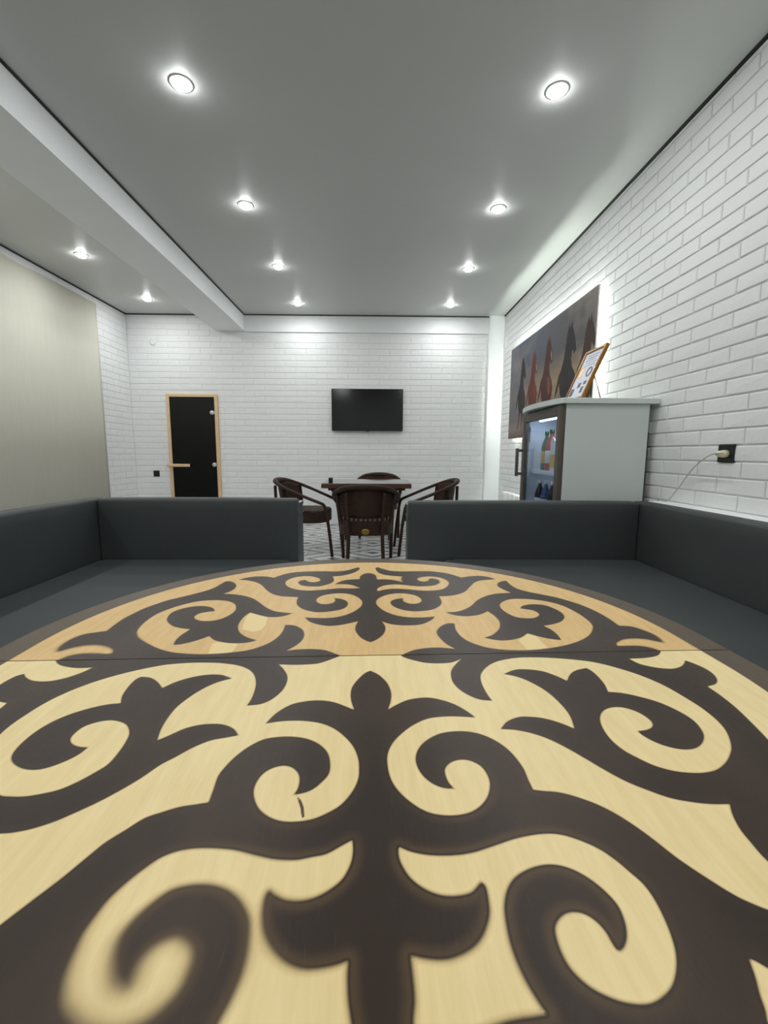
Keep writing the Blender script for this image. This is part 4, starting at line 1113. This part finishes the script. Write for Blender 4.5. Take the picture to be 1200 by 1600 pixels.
# interior light, shelves
FB('light_tube', FX0+0.06, FX0+0.085, FY0+0.10, FY1-0.10, FZ-0.072, FZ-0.050, 'fridge_led', 0.004)
FB('glint_bar', FX0+0.012, FX0+0.022, FY1-W_-0.018, FY1-W_-0.006, 1.17, FZ-0.11, 'white_plastic', 0.002)  # added white bar in place of a reflected highlight, not a fridge part
ld = bpy.data.lights.new('fridge_lamp', 'AREA'); ld.shape = 'RECTANGLE'; ld.size = 0.02; ld.size_y = 0.5; ld.energy = 0.45; ld.color = (0.62, 0.80, 1.0)
lo = bpy.data.objects.new('fridge_lamp', ld); COL.objects.link(lo); lo.parent = fr; lo.location = (FX0+0.10-fr.location.x, 0, FZ-0.08)
SHELF = (0.95, 0.60, 0.32)
for sz in SHELF:
    bm = bmesh.new(); cx, cy = fr.location.x, fr.location.y
    for k in range(15):
        x = FX0+0.05+k*(FX1-W_-FX0-0.06)/14
        bm_tube(bm, [(x-cx, FY0+W_-cy, sz), (x-cx, FY1-W_-cy, sz)], 0.003, 5)
    for y in (FY0+W_+0.01, (FY0+FY1)/2, FY1-W_-0.01): bm_tube(bm, [(FX0+0.04-cx, y-cy, sz-0.003), (FX1-W_-cx, y-cy, sz-0.003)], 0.004, 5)
    from_bm('wire_shelf', bm, 'white_plastic', fr)
    FB('price_rail', FX0+0.03, FX0+0.036, FY0+W_, FY1-W_, sz-0.028, sz+0.004, 'white_plastic', 0.001)

# drinks
def bottle(name, loc, h_, r_, body, capm, label, cat, group=None, lab=None):
    o = empty(name, loc)
    lathe('bottle_body', [(0.0,0.0),(r_*0.92,0.0),(r_,0.008),(r_,h_*0.58),(r_*0.8,h_*0.70),(r_*0.36,h_*0.84),(r_*0.34,h_*0.93),(0,h_*0.93)], body, o, 16)
    lathe('bottle_cap', [(0.0,h_),(r_*0.40,h_),(r_*0.42,h_*0.92),(r_*0.36,h_*0.90)], capm, o, 12)
    if lab: lathe('bottle_label', [(r_*1.0,h_*0.18),(r_*1.03,h_*0.185),(r_*1.03,h_*0.48),(r_*1.0,h_*0.485)], lab, o, 16)
    return tag(o, label, cat, group)
def carton(name, loc, w_, d_, h_, m1, m2, label, gable=True):
    o = empty(name, loc)
    bm = bmesh.new()
    bm_box(bm, -w_/2, w_/2, -d_/2, d_/2, 0, h_*0.85)
    if gable:
        v = [bm.verts.new(p) for p in ((-w_/2,-d_/2,h_*0.85),(w_/2,-d_/2,h_*0.85),(w_/2,d_/2,h_*0.85),(-w_/2,d_/2,h_*0.85),(-w_/2,0,h_*0.97),(w_/2,0,h_*0.97))]
        for q in ((0,1,5,4),(2,3,4,5),(1,2,5),(3,0,4)): bm.faces.new([v[i] for i in q])
    from_bm('carton_body', bm, m1, o)
    box('carton_panel', -w_/2-0.001, w_/2+0.001, -d_/2-0.001, d_/2+0.001, h_*0.10, h_*0.48, m2, o)
    lathe('carton_cap', [(0.0,0.02),(0.015,0.02),(0.016,0.0)], m2, o, 10, True, (-w_*0.22, 0, h_*0.90))
    return tag(o, label, 'carton')
s0 = SHELF[0]+0.003
bottle('juice_bottle', (1.29, 3.27, s0), 0.30, 0.042, 'juice_red', 'juice_green', 'red juice bottle with a green cap on the upper fridge shelf', 'bottle', None, 'carton_white')
carton('drink_carton', (1.29, 3.165, s0), 0.07, 0.07, 0.25, 'carton_white', 'juice_yellow', 'white and yellow drink carton on the upper fridge shelf')
carton('drink_carton', (1.40, 3.36, s0), 0.07, 0.07, 0.24, 'carton_white', 'label_pink', 'white and pink drink carton behind the red juice bottle in the fridge')
bottle('juice_bottle', (1.29, 3.37, s0), 0.29, 0.036, 'juice_green', 'juice_green', 'slim green bottle on the upper fridge shelf', 'bottle', None, 'juice_yellow')
bottle('juice_bottle', (1.40, 3.26, s0), 0.28, 0.038, 'juice_yellow', 'juice_red', 'yellow juice bottle with a red cap at the back of the upper fridge shelf', 'bottle')
s1 = SHELF[1]+0.003
for k in range(5):
    blue = k in (1, 3)
    bottle('drink_bottle', (1.29, 2.96+0.125*k, s1), 0.27, 0.036, 'bottle_blue' if blue else 'cola_dark', 'carton_white',
           ('blue' if blue else 'almost black') + ' drink bottle with a white cap on the middle fridge shelf', 'bottle',
           'blue bottles on the middle fridge shelf' if blue else 'dark bottles on the middle fridge shelf', 'carton_white')

# ------------------------------------------------------------------ gilt certificate frame on the fridge
fw, fh, tilt = 0.29, 0.385, math.radians(22.5)
cf = empty('certificate_frame', (1.352, 3.095, LID+0.0046)); cf.rotation_euler = (0, 0, -math.pi/2)   # local -Y looks towards -X
tag(cf, 'gold framed certificate leaning on the fridge in front of the horse picture', 'frame')
R_ = Matrix.Rotation(-tilt, 4, 'X')
def CB(nm, x0, x1, y0, y1, z0, z1, mat, r=0.0):
    o = box(nm, x0, x1, y0, y1, z0, z1, mat, cf, r); o.rotation_euler = (-tilt, 0, 0); return o
fb = 0.022
CB('frame_bar', -fw/2, -fw/2+fb, -0.012, 0.012, 0, fh, 'gold_frame', 0.004)
CB('frame_bar', fw/2-fb, fw/2, -0.012, 0.012, 0, fh, 'gold_frame', 0.004)
CB('frame_bar', -fw/2+fb, fw/2-fb, -0.012, 0.012, 0, fb, 'gold_frame', 0.004)
CB('frame_bar', -fw/2+fb, fw/2-fb, -0.012, 0.012, fh-fb, fh, 'gold_frame', 0.004)
CB('certificate_sheet', -fw/2+fb-0.004, fw/2-fb+0.004, -0.004, 0.0, fb-0.004, fh-fb+0.004, 'paper')
CB('back_board', -fw/2+0.006, fw/2-0.006, 0.0, 0.010, 0.006, fh-0.006, 'gold_frame')
yq = -0.0052
for nm, b, mt in (('printed_photo', (-0.115,-0.045,0.185,0.255), 'stamp_gold'), ('printed_photo', (-0.11,-0.06,0.045,0.10), 'ink'), ('printed_photo', (-0.03,0.01,0.10,0.135), 'ink_dark'), ('printed_photo', (0.04,0.075,0.055,0.10), 'ink'),
                  ('printed_photo', (0.045,0.085,0.115,0.14), 'ink_dark')):
    CB(nm, b[0], b[1], yq, -0.0035, b[2], b[3], mt)
for k in range(5): CB('text_line', -0.075+0.01*(k%2), 0.085-0.012*(k%3), yq, -0.0035, 0.335-0.018*k, 0.339-0.018*k, 'ink')
o = tube('seal_mark', [(0.055+0.032*math.cos(a), -0.006, 0.205+0.032*math.sin(a)) for a in np.linspace(0, 2*math.pi, 20, endpoint=False)], 0.003, 'ink_dark', cf, 5, closed=True); o.rotation_euler = (-tilt, 0, 0)
# strut
ty, tz = math.sin(tilt)*0.25, math.cos(tilt)*0.25
tube('frame_strut', [(0.03, ty+0.008, tz), (0.03, ty+0.085, 0.0035)], 0.0045, 'gold_frame', cf, 6)
